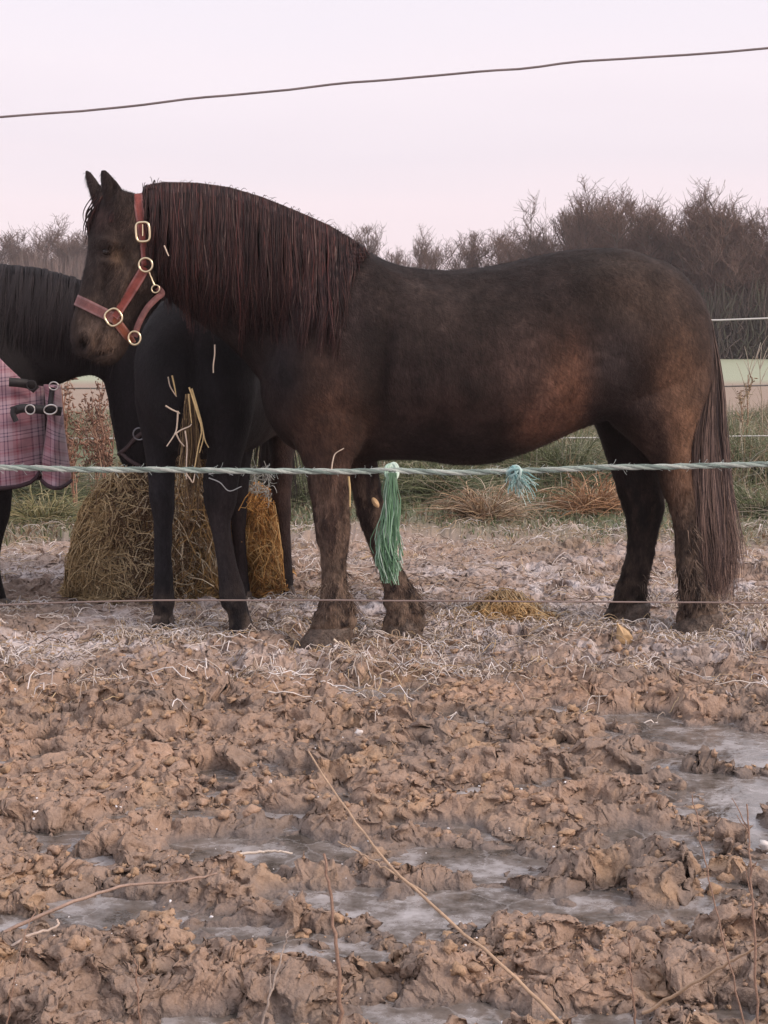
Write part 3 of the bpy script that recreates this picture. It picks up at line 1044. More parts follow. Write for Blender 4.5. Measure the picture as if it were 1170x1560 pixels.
def stalk(label, pts, Ys, rad, rgb, twigs=0, seed=0):
    q = np.array([P(p[0], p[1], y) for p, y in zip(pts, Ys)])
    S = spline(q, 24)
    r_ = np.random.default_rng(seed)
    S += r_.normal(0, .0012, S.shape)
    v, f, c3 = tubes(S[None], np.linspace(rad, rad * .55, 24)[None], 6, [rgb])
    root = empty('dead_stalk', S[0])
    mesh('stem', v, f, mat_stalk, root, col=c3)
    if twigs:
        tw = []
        for k in range(twigs):
            b = S[r_.integers(6, 23)]
            d = np.array([r_.normal(0, .5), r_.normal(0, .3), r_.uniform(.2, .9)])
            tw.append(b + d * r_.uniform(.015, .05) * np.linspace(0, 1, 5)[:, None] + np.vstack([np.zeros(3), r_.normal(0, .002, (4, 3))]))
        for q_ in tw:
            v, f, c3 = tubes(q_[None], rad * np.linspace(.5, .25, 5)[None], 4, [rgb])
            mesh('side_twig', v, f, mat_stalk, root, col=c3)
    tag(root, label, 'stalk', 'dead stalks in the foreground')


TAN, RBR, GRY = (.42, .29, .19), (.26, .165, .12), (.33, .27, .23)
stalk('long tan stalk slanting across the mud from upper middle to the bottom', [(880, 1585), (770, 1475), (620, 1345), (540, 1250), (470, 1145)], [2.35, 2.45, 2.62, 2.75, 2.9], .0034, TAN, 0, 1)
stalk('thin tan stalk lying alongside the long slanting one', [(650, 1362), (590, 1325), (545, 1298), (515, 1282)], [2.64, 2.72, 2.8, 2.85], .0022, TAN, 0, 2)
stalk('upright snapped stalk at the bottom left of centre', [(519, 1590), (515, 1470), (505, 1370), (494, 1300)], [2.25, 2.25, 2.26, 2.27], .0034, RBR, 0, 3)
stalk('tan stalk rising to the right edge at the bottom right corner', [(980, 1545), (1060, 1495), (1130, 1455), (1185, 1420)], [2.45, 2.4, 2.35, 2.3], .0034, TAN, 0, 4)
stalk('thin upright reddish stalk near the right edge', [(1155, 1590), (1150, 1430), (1144, 1320), (1138, 1225)], [2.2, 2.2, 2.22, 2.24], .0022, RBR, 5, 5)
stalk('thin leaning stalk left of the upright one at the right edge', [(1140, 1590), (1105, 1440), (1075, 1320), (1055, 1210)], [2.3, 2.32, 2.34, 2.36], .0016, RBR, 0, 6)
stalk('thin leaning grey stalk in the bottom middle left of the snapped one', [(395, 1575), (415, 1505), (432, 1450), (438, 1415)], [2.25, 2.26, 2.28, 2.3], .0022, GRY, 3, 7)
stalk('short upright twig at the bottom left', [(214, 1590), (211, 1530), (208, 1485), (205, 1460)], [2.3, 2.3, 2.3, 2.3], .002, RBR, 3, 8)
stalk('thin stalk curving up at the left edge', [(10, 1560), (25, 1480), (40, 1420), (55, 1380)], [2.3, 2.3, 2.32, 2.34], .0014, RBR, 0, 9)
stalk('long brown root lying over the mud at left', [(-10, 1428), (90, 1382), (190, 1350), (270, 1342), (330, 1330)], [2.95, 3.0, 3.08, 3.1, 3.14], .0042, (.34, .235, .185), 2, 10)
stalk('pale crooked root at the lower left edge', [(-15, 1490), (10, 1450), (45, 1425), (85, 1412), (88, 1400)], [2.75, 2.8, 2.83, 2.86, 2.87], .004, (.50, .40, .34), 0, 12)
stalk('branchy dead weed stem at the bottom right of centre', [(970, 1590), (965, 1530), (960, 1470), (958, 1420)], [2.35, 2.35, 2.36, 2.37], .0022, RBR, 9, 13)
stalk('pale curled leaf strip on the puddle left of centre', [(335, 1312), (375, 1300), (420, 1297), (445, 1300)], [3.28, 3.3, 3.32, 3.33], .004, (.55, .48, .42), 0, 14)

# ================================================================== DUSK HAZE over the fields
bm = bmesh.new()
bmesh.ops.create_cube(bm, size=1)
me = bpy.data.meshes.new('haze')
bm.to_mesh(me)
bm.free()
hz = bpy.data.objects.new('haze', me)
hz.location = (0, 90, 9)
hz.scale = (420, 260, 22)
COL.objects.link(hz)
mh = bpy.data.materials.new('haze')
mh.use_nodes = True
nt = mh.node_tree
nt.nodes.remove(nt.nodes['Principled BSDF'])
pv = nt.nodes.new('ShaderNodeVolumePrincipled')
pv.inputs['Color'].default_value = (.95, .88, .90, 1)
pv.inputs['Density'].default_value = .0009
nt.links.new(pv.outputs[0], nt.nodes['Material Output'].inputs['Volume'])
me.materials.append(mh)
tag(hz, kind='stuff')
# ================================================================== HORSES
mat_coat = mat('coat', attr=True, rough=.7, var=.3, scale=9, var2=.4, scale2=75, bump=.6, bscale=200, spec=.15, stretch=(1, 1, .4))
mat_fur = mat('fur', attr=True, rough=.65, var=.25, scale=9, var2=.4, scale2=75, spec=.18, stretch=(1, 1, .4))
mat_hair = mat('mane_hair', attr=True, rough=.55, var=.2, scale=12, stretch=(6, 6, .6), spec=.25)
mat_hoof = mat('hoof', (.085, .060, .046), rough=.6, var=.55, scale=26, var2=.4, scale2=90, bump=1.)
mat_eye = mat('eye', (.012, .008, .007), rough=.08, var=0)


def paint(v, base, patches):
    px, py = proj(v)
    c = np.tile(np.array(base, float), (len(v), 1))
    for (x, y, sx, sy, rgb, wt) in patches:
        n_ = .55 + .9 * vn3(v, .07, 13) * .7 + .3 * vn3(v, .02, 14)
        k = np.exp(-((px - x) / sx) ** 2 - ((py - y) / sy) ** 2)
        k = np.clip(k * wt * n_, 0, 1)[:, None]
        c = c * (1 - k) + np.array(rgb) * k
    return c


def bump(v, nrm, bumps):
    px, py = proj(v)
    d = np.zeros(len(v))
    for (x, y, sx, sy, rot, amp) in bumps:
        cr, sr = math.cos(math.radians(rot)), math.sin(math.radians(rot))
        a, b = (px - x) * cr + (py - y) * sr, -(px - x) * sr + (py - y) * cr
        d += amp * np.exp(-(a / sx) ** 2 - (b / sy) ** 2)
    side = np.clip(np.abs(nrm[:, 1]) * 1.3, 0, 1)
    return v + nrm * (1.5 * d * side)[:, None]


def fur(v, f, nrm, colr, n, ln, wd, flow, seed, keep=None):
    """short coat hairs lying along the skin"""
    r_ = np.random.default_rng(seed)
    F = np.array([tuple(q)[:3] for q in f]) if not isinstance(f, np.ndarray) else f[:, :3]
    Fq = np.array([tuple(q)[-1] for q in f]) if not isinstance(f, np.ndarray) else f[:, -1]
    A = np.linalg.norm(np.cross(v[F[:, 1]] - v[F[:, 0]], v[Fq] - v[F[:, 0]]), axis=1)
    i = r_.choice(len(F), n, p=A / A.sum())
    a, b = r_.random((n, 1)), r_.random((n, 1))
    p = v[F[i, 0]] + a * (v[F[i, 1]] - v[F[i, 0]]) + b * (v[Fq[i]] - v[F[i, 0]])
    nn = nrm[F[i, 0]]
    if keep is not None:
        k = keep(p)
        i, p, nn = i[k], p[k], nn[k]
        n = len(i)
    d = flow(p) + r_.normal(0, .22, (n, 3))
    d -= nn * np.sum(d * nn, 1, keepdims=True)
    d /= np.linalg.norm(d, axis=1, keepdims=True) + 1e-9
    s = np.cross(nn, d)
    L = ln * r_.uniform(.5, 1.2, (n, 1))
    tip = p + d * L + nn * L * r_.uniform(.12, .45, (n, 1))
    base = p - nn * .001
    W = wd * r_.uniform(.6, 1.2, (n, 1))
    V = np.stack([base - s * W, base + s * W, tip], 1).reshape(-1, 3)
    c = colr[F[i, 0]] * r_.uniform(.55, 1.55, (n, 1)) ** 1.1
    return V, np.arange(3 * n).reshape(-1, 3), np.repeat(c, 3, 0)


def hair(S, r0, r1, pal, p, seed, jit=.2):
    r_ = np.random.default_rng(seed)
    N, K, _ = S.shape
    cc = np.array(pal)[r_.choice(len(pal), N, p=p)] * r_.uniform(1 - jit, 1 + jit, (N, 1))
    R = np.interp(np.linspace(0, 1, K), [0, .15, .7, 1], [r0 * .8, r0, r0 * .8, r1])
    return tubes(S, R[None] * r_.uniform(.6, 1.2, (N, 1)), 3, cc)


# ------------------------------------------------------------------ the brown-black horse in front
def Yc(px):
    return 6.10 + np.clip((px - 550) / 480., -.5, 1.2) * .33


NV = (-.2, .98, 0)
B = []
tr = [((402, 560), (400, 610), .08), ((420, 500), (412, 648), .17), ((455, 440), (447, 684), .235), ((500, 396), (500, 700), .27), ((545, 379), (560, 702), .285),
      ((600, 402), (620, 700), .315), ((660, 411), (680, 706), .34), ((720, 409), (730, 707), .35), ((780, 400), (785, 695), .345), ((840, 386), (838, 672), .33),
      ((890, 379), (880, 652), .315), ((940, 379), (925, 640), .305), ((985, 389), (975, 645), .285), ((1025, 409), (1018, 650), .245), ((1058, 445), (1053, 635), .18), ((1078, 492), (1070, 600), .09)]
B.append(loft([ring(t, b, Yc((t[0] + b[0]) / 2), w, NV) for t, b, w in tr], 4, 36))
# neck
nk = [((545, 378), (450, 645), 6.10, .19), ((490, 349), (405, 590), 6.08, .165), ((430, 322), (368, 545), 6.05, .145), ((370, 299), (325, 507), 6.02, .125),
      ((310, 288), (284, 478), 5.99, .11), ((258, 287), (254, 450), 5.97, .10), ((212, 297), (230, 420), 5.95, .085)]
B.append(loft([ring(t, b, y, w) for t, b, y, w in nk], 4, 28))
# head: forehead edge, jaw edge
HY = 5.95
hd = [((176, 291), (214, 298), .06), ((155, 305), (226, 322), .085), ((144, 328), (238, 352), .098), ((137, 355), (247, 388), .102), ((132, 385), (250, 428), .095), ((127, 415), (243, 460), .085),
      ((119, 447), (222, 486), .07), ((112, 475), (204, 508), .062), ((107, 500), (196, 528), .062), ((108, 522), (186, 545), .058), ((117, 541), (168, 557), .045)]
B.append(loft([ring(t, b, HY, w) for t, b, w in hd], 4, 28, .9))
# jaw disc, chin
B.append(loft([ring3(P(218, 420, HY) + np.array([0, y, 0]), (0, 0, r), (r * .85, 0, 0)) for y, r in ((-.088, .03), (-.08, .07), (0, .085), (.08, .07), (.088, .03))], 3, 20))
# ears
B.append(loft([ring((160, 324), (196, 322), 5.89, .034), ring((157, 303), (192, 304), 5.885, .031), ring((154, 283), (184, 285), 5.88, .024), ring((152, 268), (172, 270), 5.875, .016), ring((153, 257), (161, 259), 5.872, .007)], 4, 16))
B.append(loft([ring((142, 322), (166, 318), 6.0, .03), ring((138, 300), (164, 300), 6.01, .028), ring((134, 284), (157, 286), 6.015, .022), ring((131, 270), (146, 272), 6.02, .014), ring((130, 260), (136, 261), 6.022, .006)], 4, 16))


def leg(rows, e=1.0):
    return loft([ring(l, r, y, w) for l, r, y, w in rows], 4, 22, e)


# near fore
B.append(leg([((430, 560), (580, 560), 5.96, .10), ((432, 620), (572, 630), 5.94, .11), ((443, 660), (560, 668), 5.94, .10), ((457, 695), (546, 690), 5.94, .088), ((466, 722), (535, 716), 5.94, .078), ((473, 760), (533, 752), 5.94, .068),
              ((478, 792), (534, 786), 5.94, .064), ((484, 826), (531, 820), 5.945, .058), ((489, 866), (528, 862), 5.95, .046), ((491, 898), (530, 893), 5.95, .048), ((483, 926), (540, 920), 5.955, .066),
              ((474, 948), (541, 942), 5.955, .070), ((466, 966), (536, 962), 5.955, .064), ((464, 985), (530, 982), 5.955, .055)]))
# far fore
B.append(leg([((500, 640), (585, 620), 6.2, .10), ((515, 690), (574, 672), 6.2, .085), ((532, 735), (578, 724), 6.2, .07), ((542, 780), (587, 766), 6.2, .062), ((557, 820), (595, 808), 6.2, .055), ((570, 856), (604, 845), 6.2, .045),
              ((580, 886), (619, 876), 6.2, .047), ((586, 915), (636, 905), 6.2, .056), ((588, 943), (648, 934), 6.2, .062), ((584, 962), (646, 955), 6.2, .06), ((580, 972), (640, 968), 6.2, .05)]))
# near hind
yn = 6.31
B.append(leg([((905, 430), (1062, 470), yn, .12), ((890, 520), (1083, 520), yn, .14), ((898, 580), (1082, 570), yn, .145), ((922, 635), (1072, 612), yn - .02, .13), ((955, 668), (1060, 648), yn - .02, .105), ((985, 695), (1053, 680), yn - .02, .08),
              ((1000, 722), (1053, 710), yn - .02, .066), ((1010, 755), (1055, 742), yn - .02, .056), ((1020, 780), (1058, 770), yn - .02, .05), ((1026, 812), (1060, 806), yn - .02, .042), ((1028, 850), (1061, 846), yn - .02, .04), ((1032, 885), (1066, 882), yn - .02, .046),
              ((1038, 912), (1084, 906), yn - .02, .058), ((1034, 935), (1094, 928), yn - .02, .062), ((1032, 950), (1094, 946), yn - .02, .055), ((1032, 964), (1088, 962), yn - .02, .05)]))
# far hind
yf = 6.52
B.append(leg([((880, 520), (1040, 520), yf - .02, .12), ((896, 600), (1020, 600), yf, .12), ((904, 642), (1012, 650), yf, .11), ((918, 682), (1010, 688), yf, .09), ((930, 714), (1007, 712), yf, .074), ((941, 750), (1010, 744), yf, .062),
              ((950, 780), (1014, 773), yf, .056), ((954, 806), (1008, 797), yf, .05), ((955, 832), (1001, 825), yf, .044), ((947, 868), (992, 866), yf, .044), ((936, 902), (985, 900), yf, .05), ((927, 925), (986, 921), yf, .058), ((921, 941), (990, 938), yf, .058), ((925, 953), (985, 952), yf, .045)]))
hv, hf, hn = fuse(B, .0085, 7)
bumps = [(470, 560, 45, 70, 20, .012), (520, 640, 30, 60, 0, .012), (583, 560, 13, 110, 8, -.016), (885, 545, 28, 70, 20, -.018), (930, 610, 40, 45, 0, .014), (905, 425, 32, 22, 0, .010), (1010, 520, 50, 80, 10, .012),
         (960, 470, 60, 14, 40, -.006), (1035, 640, 10, 50, -10, .006), (1008, 690, 9, 40, -15, -.008), (520, 440, 30, 90, 30, .006), (690, 480, 90, 40, 0, .008), (760, 600, 90, 60, 0, .008),
         (505, 800, 14, 18, 0, .006), (498, 690, 12, 40, 0, .006), (513, 690, 5, 40, 0, -.005),
         (160, 384, 11, 8, 10, -.016), (165, 367, 15, 5, 15, .018), (168, 399, 12, 5, 10, .010), (180, 345, 12, 14, 0, -.010), (190, 392, 8, 22, -25, -.010), (160, 425, 9, 40, 15, -.012), (188, 436, 5, 50, 22, .012), (130, 508, 10, 7, 30, .014), (127, 521, 5, 10, 15, -.034), (139, 522, 4, 11, -15, .010), (148, 541, 26, 2.6, -14, -.018), (150, 520, 4, 22, 25, -.008), (165, 515, 5, 24, 20, .006), (226, 425, 22, 26, 0, .006), (150, 505, 16, 14, 0, .005),
         (480, 480, 16, 90, -38, .010), (545, 600, 22, 40, 10, .012), (552, 665, 14, 22, 0, -.012), (640, 560, 9, 90, -6, .004), (680, 565, 9, 95, -6, .004), (720, 565, 9, 95, -6, .004), (762, 560, 9, 90, -6, .0035), (640, 430, 60, 9, 4, -.004), (970, 560, 12, 70, 12, -.006), (895, 640, 22, 12, -40, .010), (1050, 690, 6, 40, -8, -.007), (1046, 745, 7, 10, 0, .010), (430, 610, 18, 40, 20, -.008), (300, 420, 60, 20, 25, .004), (173, 285, 5, 26, 14, -.012), (148, 290, 4, 20, 14, -.008)]
hv = bump(hv, hn, bumps)
lump = (vn3(hv, .09, 3) - .5) * .008 + (vn3(hv, .03, 4) - .5) * .003
px_, py_ = proj(hv)
low = np.clip((py_ - 880) / 40, 0, 1)
lump += np.clip((py_ - 700) / 80, 0, 1) * (vn3(hv, .022, 7) - .5) * .008 + low * ((vn3(hv, .035, 5) - .5) * .026 + (vn3(hv, .014, 6) - .5) * .010)
hv = hv + hn * lump[:, None]
DK = (.0175, .0118, .0110)
patches = [(700, 470, 150, 70, (.030, .021, .0185), 1.), (985, 450, 80, 60, (.048, .032, .025), 1.), (940, 400, 80, 25, (.04, .029, .024), .9),  # paler back and croup: sheen from above painted into the coat colour
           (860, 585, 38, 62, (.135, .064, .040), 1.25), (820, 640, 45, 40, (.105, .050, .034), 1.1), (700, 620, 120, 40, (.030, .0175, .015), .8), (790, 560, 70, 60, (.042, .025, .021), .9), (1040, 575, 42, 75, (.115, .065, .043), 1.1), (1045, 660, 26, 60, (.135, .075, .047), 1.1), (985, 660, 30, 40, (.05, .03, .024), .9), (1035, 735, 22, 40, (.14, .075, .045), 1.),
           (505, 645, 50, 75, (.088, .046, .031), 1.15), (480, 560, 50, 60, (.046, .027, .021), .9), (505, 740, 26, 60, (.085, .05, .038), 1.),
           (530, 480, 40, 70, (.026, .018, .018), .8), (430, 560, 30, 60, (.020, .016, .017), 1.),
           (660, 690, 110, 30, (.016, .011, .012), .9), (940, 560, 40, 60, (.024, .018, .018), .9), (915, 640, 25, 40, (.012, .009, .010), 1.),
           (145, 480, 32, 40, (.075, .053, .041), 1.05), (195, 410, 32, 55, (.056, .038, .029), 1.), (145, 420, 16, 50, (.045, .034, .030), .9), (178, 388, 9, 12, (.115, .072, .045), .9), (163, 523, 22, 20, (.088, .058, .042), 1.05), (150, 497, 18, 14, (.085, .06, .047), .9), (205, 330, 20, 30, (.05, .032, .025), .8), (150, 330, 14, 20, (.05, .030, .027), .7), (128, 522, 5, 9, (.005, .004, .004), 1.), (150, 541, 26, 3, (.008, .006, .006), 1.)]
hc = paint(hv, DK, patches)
# dried mud on the lower legs: true dirt with an edge of its own
k = np.clip((py_ - 800) / 110, 0, 1) * np.clip((vn3(hv, .05, 23) * .6 + vn3(hv, .018, 24) * .5 - .38) * 4, 0, 1) * np.where((px_ > 880) & (px_ < 1018), .55, 1.)
hc = hc * (1 - k[:, None] * .9) + np.array([.165, .118, .088]) * k[:, None] * .9
dust = np.clip((vn3(hv, .016, 71) * .6 + vn3(hv, .16, 72) * .7 - .78) * 3, 0, 1) * np.clip((760 - py_) / 40, 0, 1) * np.clip((px_ - 520) / 40, 0, 1)
hc = hc + dust[:, None] * np.array([.016, .011, .009])
hc *= ((.62 + .76 * vn3(hv, .11, 73)) * (.75 + .5 * vn3(hv, .035, 74)))[:, None]
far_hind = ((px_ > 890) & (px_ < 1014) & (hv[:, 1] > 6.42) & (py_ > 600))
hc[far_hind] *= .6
st_ = np.clip((vn3(hv * np.array([1, 1, .35]), .028, 81) * .65 + vn3(hv, .011, 82) * .45 - .45) * 3.2, 0, 1) * np.clip((py_ - 700) / 60, 0, 1) * np.where((px_ > 890) & (px_ < 1018), .3, 1.)
hc = hc * (1 - .6 * st_[:, None]) + .6 * st_[:, None] * np.array([.16, .108, .08])
HORSE = empty('horse', (G(780, 960)[0], 6.25, 0))
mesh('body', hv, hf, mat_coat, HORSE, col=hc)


def flow_main(p):
    px, py = proj(p)
    d = np.zeros_like(p)
    d[:, 0] = np.where(px < 260, -.35, .75)
    d[:, 2] = np.where(px < 260, -.9, -.65)
    legm = py > 700
    d[legm, 0] = .15
    d[legm, 2] = -1
    return d


v, f, c3 = fur(hv, hf, hn, hc, 190000, .022, .0012, flow_main, 3, lambda p: (proj(p)[1] < 950))
mesh('coat', v, f, mat_fur, HORSE, col=c3)
tree_h = bvh(hv, hf)


def hit_near(px, py, off=.0, fallback=None):
    o = Vector((0, 0, CAMH))
    d = Vector(P(px, py, 6.)) - o
    loc, nr, i, _ = tree_h.ray_cast(o, d.normalized())
    if loc is None:
        return fallback
    return np.array(loc) + np.array(nr) * off


# long guard hair (feather) behind the fetlocks and cannon bones
fe = []
for (x0, y0, x1, y1, n, ln, yw, back) in [(530, 880, 538, 930, 90, .035, .04, .012), (612, 880, 644, 925, 90, .035, .04, .02), (1062, 800, 1084, 920, 420, .05, .05, .02), (990, 870, 988, 915, 70, .035, .04, .01),
                                       (1036, 890, 1030, 925, 40, .03, .04, -.006), (506, 890, 506, 930, 50, .025, .0, .0), (1058, 860, 1066, 920, 200, .045, .0, .0)]:
    for q in range(n):
        t = rng.random()
        px, py = x0 + (x1 - x0) * t + rng.normal(0, 9 if yw else 16), y0 + (y1 - y0) * t + rng.normal(0, 6)
        h_ = None
        for dx in (0, -6, 6, -12, 12, -18, 18):
            h_ = hit_near(px + dx, py)
            if h_ is not None and h_[1] < 6.75:
                break
            h_ = None
        if h_ is None:
            continue
        p0 = h_ + np.array([0, rng.uniform(-.01, yw * 1.4), 0])
        L = ln * rng.uniform(.5, 1.1)
        tt = np.linspace(0, 1, 5)[:, None]
        fe.append(p0 + np.array([back + rng.normal(0, .012), -.012 + rng.normal(0, .01), -L]) * tt + np.array([0, 0, .02]) * tt * (1 - tt) + rng.normal(0, .002, (5, 3)) * tt)
v, f, c3 = hair(np.array(fe), .0022, .0006, [[.06, .042, .034], [.11, .077, .06], [.17, .125, .097], [.03, .022, .02]], [.25, .33, .27, .15], 4)
mesh('feather', v, f, mat_hair, HORSE, col=c3)

# hooves: dark horn walls showing under the hair
def hoof(parent, cx, cy, Y, half, hh, toe=-1):
    c = P(cx, cy, Y)
    r = []
    for z, k, sh in ((-.03, 1.02, -.004), (.0, 1.0, 0), (hh * .5, .88, .016), (hh, .74, .034), (hh + .006, .5, .036)):
        r.append(ring3((c[0] - toe * sh, Y, z), (half * k, 0, 0), (0, half * .9 * k, 0)))
    v, f = loft(r, 5, 40)
    v = v + ((vn3(v, .03, 61) - .5) * .018 + (vn3(v, .012, 62) - .5) * .008)[:, None] * np.array([1, 1, .3])
    return mesh('hoof', v, f, mat_hoof, parent)


for cx, cy, Y, hf_ in ((492, 985, 5.955, .108), (610, 970, 6.2, .092), (1059, 963, 6.29, .106), (954, 950, 6.52, .092)):
    hoof(HORSE, cx, cy, Y, hf_, .085)

# eyes
for sgn in (-1, 1):
    e0 = hit_near(164, 383)
    yv = e0[1] + .008 if sgn < 0 else 2 * HY - e0[1] - .008
    v, f = ellipsoid((e0[0], yv, e0[2]), (.025, .019, .019))
    mesh('eye', v, f, mat_eye, HORSE)

# mane: roots on the crest, falling down the near side
crest = np.array([(212, 296), (222, 288), (250, 284), (300, 285), (350, 292), (400, 307), (450, 327), (500, 349), (530, 366), (552, 380)])
endl = np.array([(210, 340), (222, 390), (246, 440), (262, 478), (290, 496), (340, 508), (400, 518), (450, 524), (500, 528), (516, 526), (524, 470), (545, 400), (560, 392)])


def crest_y(x):
    return np.interp(x, crest[:, 0], crest[:, 1])


K = 14
# skin depth below the mane, sampled once on a lattice
gxs, gys = np.arange(200, 580, 6.), np.arange(270, 600, 6.)
DEP = np.full((len(gys), len(gxs)), np.nan)
for i, yy_ in enumerate(gys):
    for j, xx_ in enumerate(gxs):
        h_ = hit_near(xx_, yy_)
        if h_ is not None and h_[1] < 6.3:
            DEP[i, j] = h_[1]
for j in range(len(gxs)):                       # hold the last depth beyond the neck's lower edge
    c_ = DEP[:, j]
    ok = np.where(~np.isnan(c_))[0]
    if len(ok):
        c_[:ok[0]] = c_[ok[0]]
        c_[ok[-1]:] = c_[ok[-1]]
        for q in range(1, len(c_)):
            if np.isnan(c_[q]):
                c_[q] = c_[q - 1]


def depth(x, y):
    j = np.clip(((x - 200) / 6).astype(int), 0, len(gxs) - 1)
    i = np.clip(((y - 270) / 6).astype(int), 0, len(gys) - 1)
    return DEP[i, j]


def mane(n, x0, x1, seed, thick, lenk=(.72, 1.03), off=(.008, .035), drift=6):
    r_ = np.random.default_rng(seed)
    x = r_.uniform(x0, x1, n)
    lock = np.floor(x / 6.5 + .9 * r_.random(n))
    lr = np.array([np.random.default_rng(int(q) + 7 * seed).random(3) for q in lock])
    y0 = crest_y(x) - 1
    ye = np.interp(x, endl[:, 0], endl[:, 1])
    ln = (ye - y0) * r_.uniform(*lenk, n) * (.74 + .32 * lr[:, 0])
    t = np.linspace(0, 1, K)[None, :]
    wv = (5.0 * np.sin(t * (5 + 5 * lr[:, 1:2]) + 6.28 * lr[:, 2:3]) + 1.8 * np.sin(t * 11 + r_.uniform(0, 6.28, (n, 1))) + np.cumsum(r_.normal(0, .7, (n, K)), 1)) * t
    tox = (lock * 6.5)[:, None] - x[:, None]
    wv = wv * np.clip(ln / 150, .1, 1)[:, None]
    X = x[:, None] + wv + (drift * 1.7 * (lr[:, 1:2] - .45) + r_.normal(0, 2.2, (n, 1))) * t + tox * .85 * np.sin(np.clip(t * 2.1, 0, 1.9)) * (.6 + .6 * lr[:, 2:3])
    Yp = y0[:, None] + ln[:, None] * t
    D = depth(X, np.minimum(Yp + 5, 590))
    o_ = (off[0] + (off[1] - off[0]) * r_.random((n, 1)))
    side = np.clip(t * 6, 0, 1)
    D0 = np.interp(X, [222, 552], [5.97, 6.10])
    Dm = D - o_ * (.5 + .5 * np.sin(np.pi * np.clip(t, 0, 1)) ** .5)
    Dd = np.minimum(Dm, D0 - .006)
    Dd[:, 0] = D0[:, 0] - .005 - .03 * r_.random(n)
    Yp = Yp - (3 + 3 * r_.random((n, 1))) * np.exp(-(t / .1) ** 2)
    return P(X, Yp, Dd)


S = np.concatenate([mane(5600, 231, 520, 1, 1), mane(160, 218, 242, 5, 1, (.25, .8), (.006, .03), 9), mane(500, 500, 556, 2, 1, (.6, 1.1), (.006, .02)), mane(260, 240, 516, 3, 1, (.9, 1.12), (.02, .045), 10)])
MP = [[.033, .0185, .019], [.056, .027, .026], [.084, .040, .035], [.018, .0115, .012], [.15, .105, .092], [.088, .028, .026]]
v, f, c3 = hair(S, .0019, .0005, MP, [.27, .27, .16, .19, .04, .07], 6, .3)
lx = proj(S[:, 0])[0]
lkc = .78 + .5 * vn(lx / 5., lx * 0, 91)
c3 = c3 * np.repeat(lkc, len(c3) // len(S))[:, None]
mesh('mane', v, f, mat_hair, HORSE, col=c3)
# flyaway hairs along the crest
fw = []
for q in range(130):
    x = rng.uniform(214, 545)
    t = np.linspace(0, 1, 6)
    L = rng.uniform(4, 12) * (1.6 if x < 240 else 1)
    fw.append(P(x + rng.normal(4, 6) * t, crest_y(x) + 1 - L * np.sin(t * rng.uniform(1.6, 2.7)), np.interp(x, [222, 552], [5.97, 6.10]) - .03 * t + rng.normal(0, .012)))
v, f, c3 = hair(np.array(fw), .0013, .0004, MP, [.27, .27, .16, .19, .04, .07], 16)
mesh('flyaway_mane', v, f, mat_hair, HORSE, col=c3)
# tuft of mane behind the ears, forelock over the brow
fl = []
for q in range(420):
    t = np.linspace(0, 1, 10)
    a = rng.random()
    bx, by = 162 + 26 * a + rng.normal(0, 3), 300 + rng.normal(0, 3)
    ex, ey = 140 + 26 * a ** 1.5 + rng.normal(0, 4), 350 + 26 * rng.random() - 14 * a
    fl.append(P(bx + (ex - bx) * t ** .7 - 5 * np.sin(np.pi * t) * (1 - a), by + (ey - by) * t, HY - (.04 + .055 * a) * np.sin(np.pi * np.clip(t * .75 + .1, 0, 1)) + .03 * (1 - a)))
for q in range(30):
    t = np.linspace(0, 1, 10)
    bx, by = 148 + rng.normal(0, 3), 312 + rng.normal(0, 8)
    fl.append(P(bx - rng.uniform(8, 18) * np.sin(t * 2.2), by + rng.uniform(25, 60) * t, HY - .03 + rng.normal(0, .02)))
v, f, c3 = hair(np.array(fl), .0026, .0006, MP, [.3, .27, .14, .19, .04, .06], 7)
mesh('forelock', v, f, mat_hair, HORSE, col=c3)

# tail
tl = np.array([(1036, 418, 6.39, 5), (1060, 446, 6.40, 7), (1079, 492, 6.42, 8), (1085, 545, 6.42, 10), (1085, 600, 6.40, 15), (1079, 660, 6.38, 22), (1079, 720, 6.36, 27), (1083, 780, 6.35, 30), (1088, 840, 6.34, 31), (1091, 890, 6.33, 27)], float)
n, K = 5200, 18
r_ = np.random.default_rng(21)
i0 = r_.random(n) ** 1.6 * .42
i1 = .42 + .64 * r_.beta(3.2, 1.3, n)
tt = i0[:, None] + (i1 - i0)[:, None] * np.linspace(0, 1, K)[None, :]
tk = np.linspace(0, 1, len(tl))
u = r_.normal(0, .55, (n, 1)).clip(-1.1, 1.1)
w_ = r_.normal(0, .5, (n, 1)).clip(-1, 1)
cx, cy, cY, cw = [np.interp(tt, tk, tl[:, k]) for k in range(4)]
over = np.clip(tt - 1, 0, 1)
lk = np.floor(u * 5 + r_.random((n, 1)))
lw = (np.sin(tt * 8 + lk * 2.1) * 6 + np.sin(tt * 15 + lk) * 3 + np.cumsum(r_.normal(0, 1.9, tt.shape), 1) + 4 * np.sin(tt * r_.uniform(8, 22, (n, 1)) + r_.uniform(0, 6.28, (n, 1)))) * np.clip(tt - .25, 0, 1)
spread = np.clip(.35 + .65 * (tt - i0[:, None]) / .35, 0, 1)
X = cx + cw * u * spread + lw
Yq = cy + over * 560 * .95
S = P(X, Yq, cY + cw / 390 * .8 * w_ * spread)
v, f, c3 = hair(S, .0018, .0005, [[.05, .035, .032], [.09, .062, .053], [.14, .097, .08], [.026, .019, .019], [.21, .15, .125]], [.25, .25, .22, .17, .11], 8, .2)
lkr = np.array([.75, 1.15, .9, 1.3, 1., .75, 1.15, .85, 1.25, .9, 1.1])[(lk[:, 0].astype(int) * 3 + 33) % 11]
c3 = c3 * np.repeat(lkr, len(c3) // n)[:, None]
tk_ = np.clip((CAMH + .25 - v[:, 2]) / 1.2, 0, 1)[:, None]
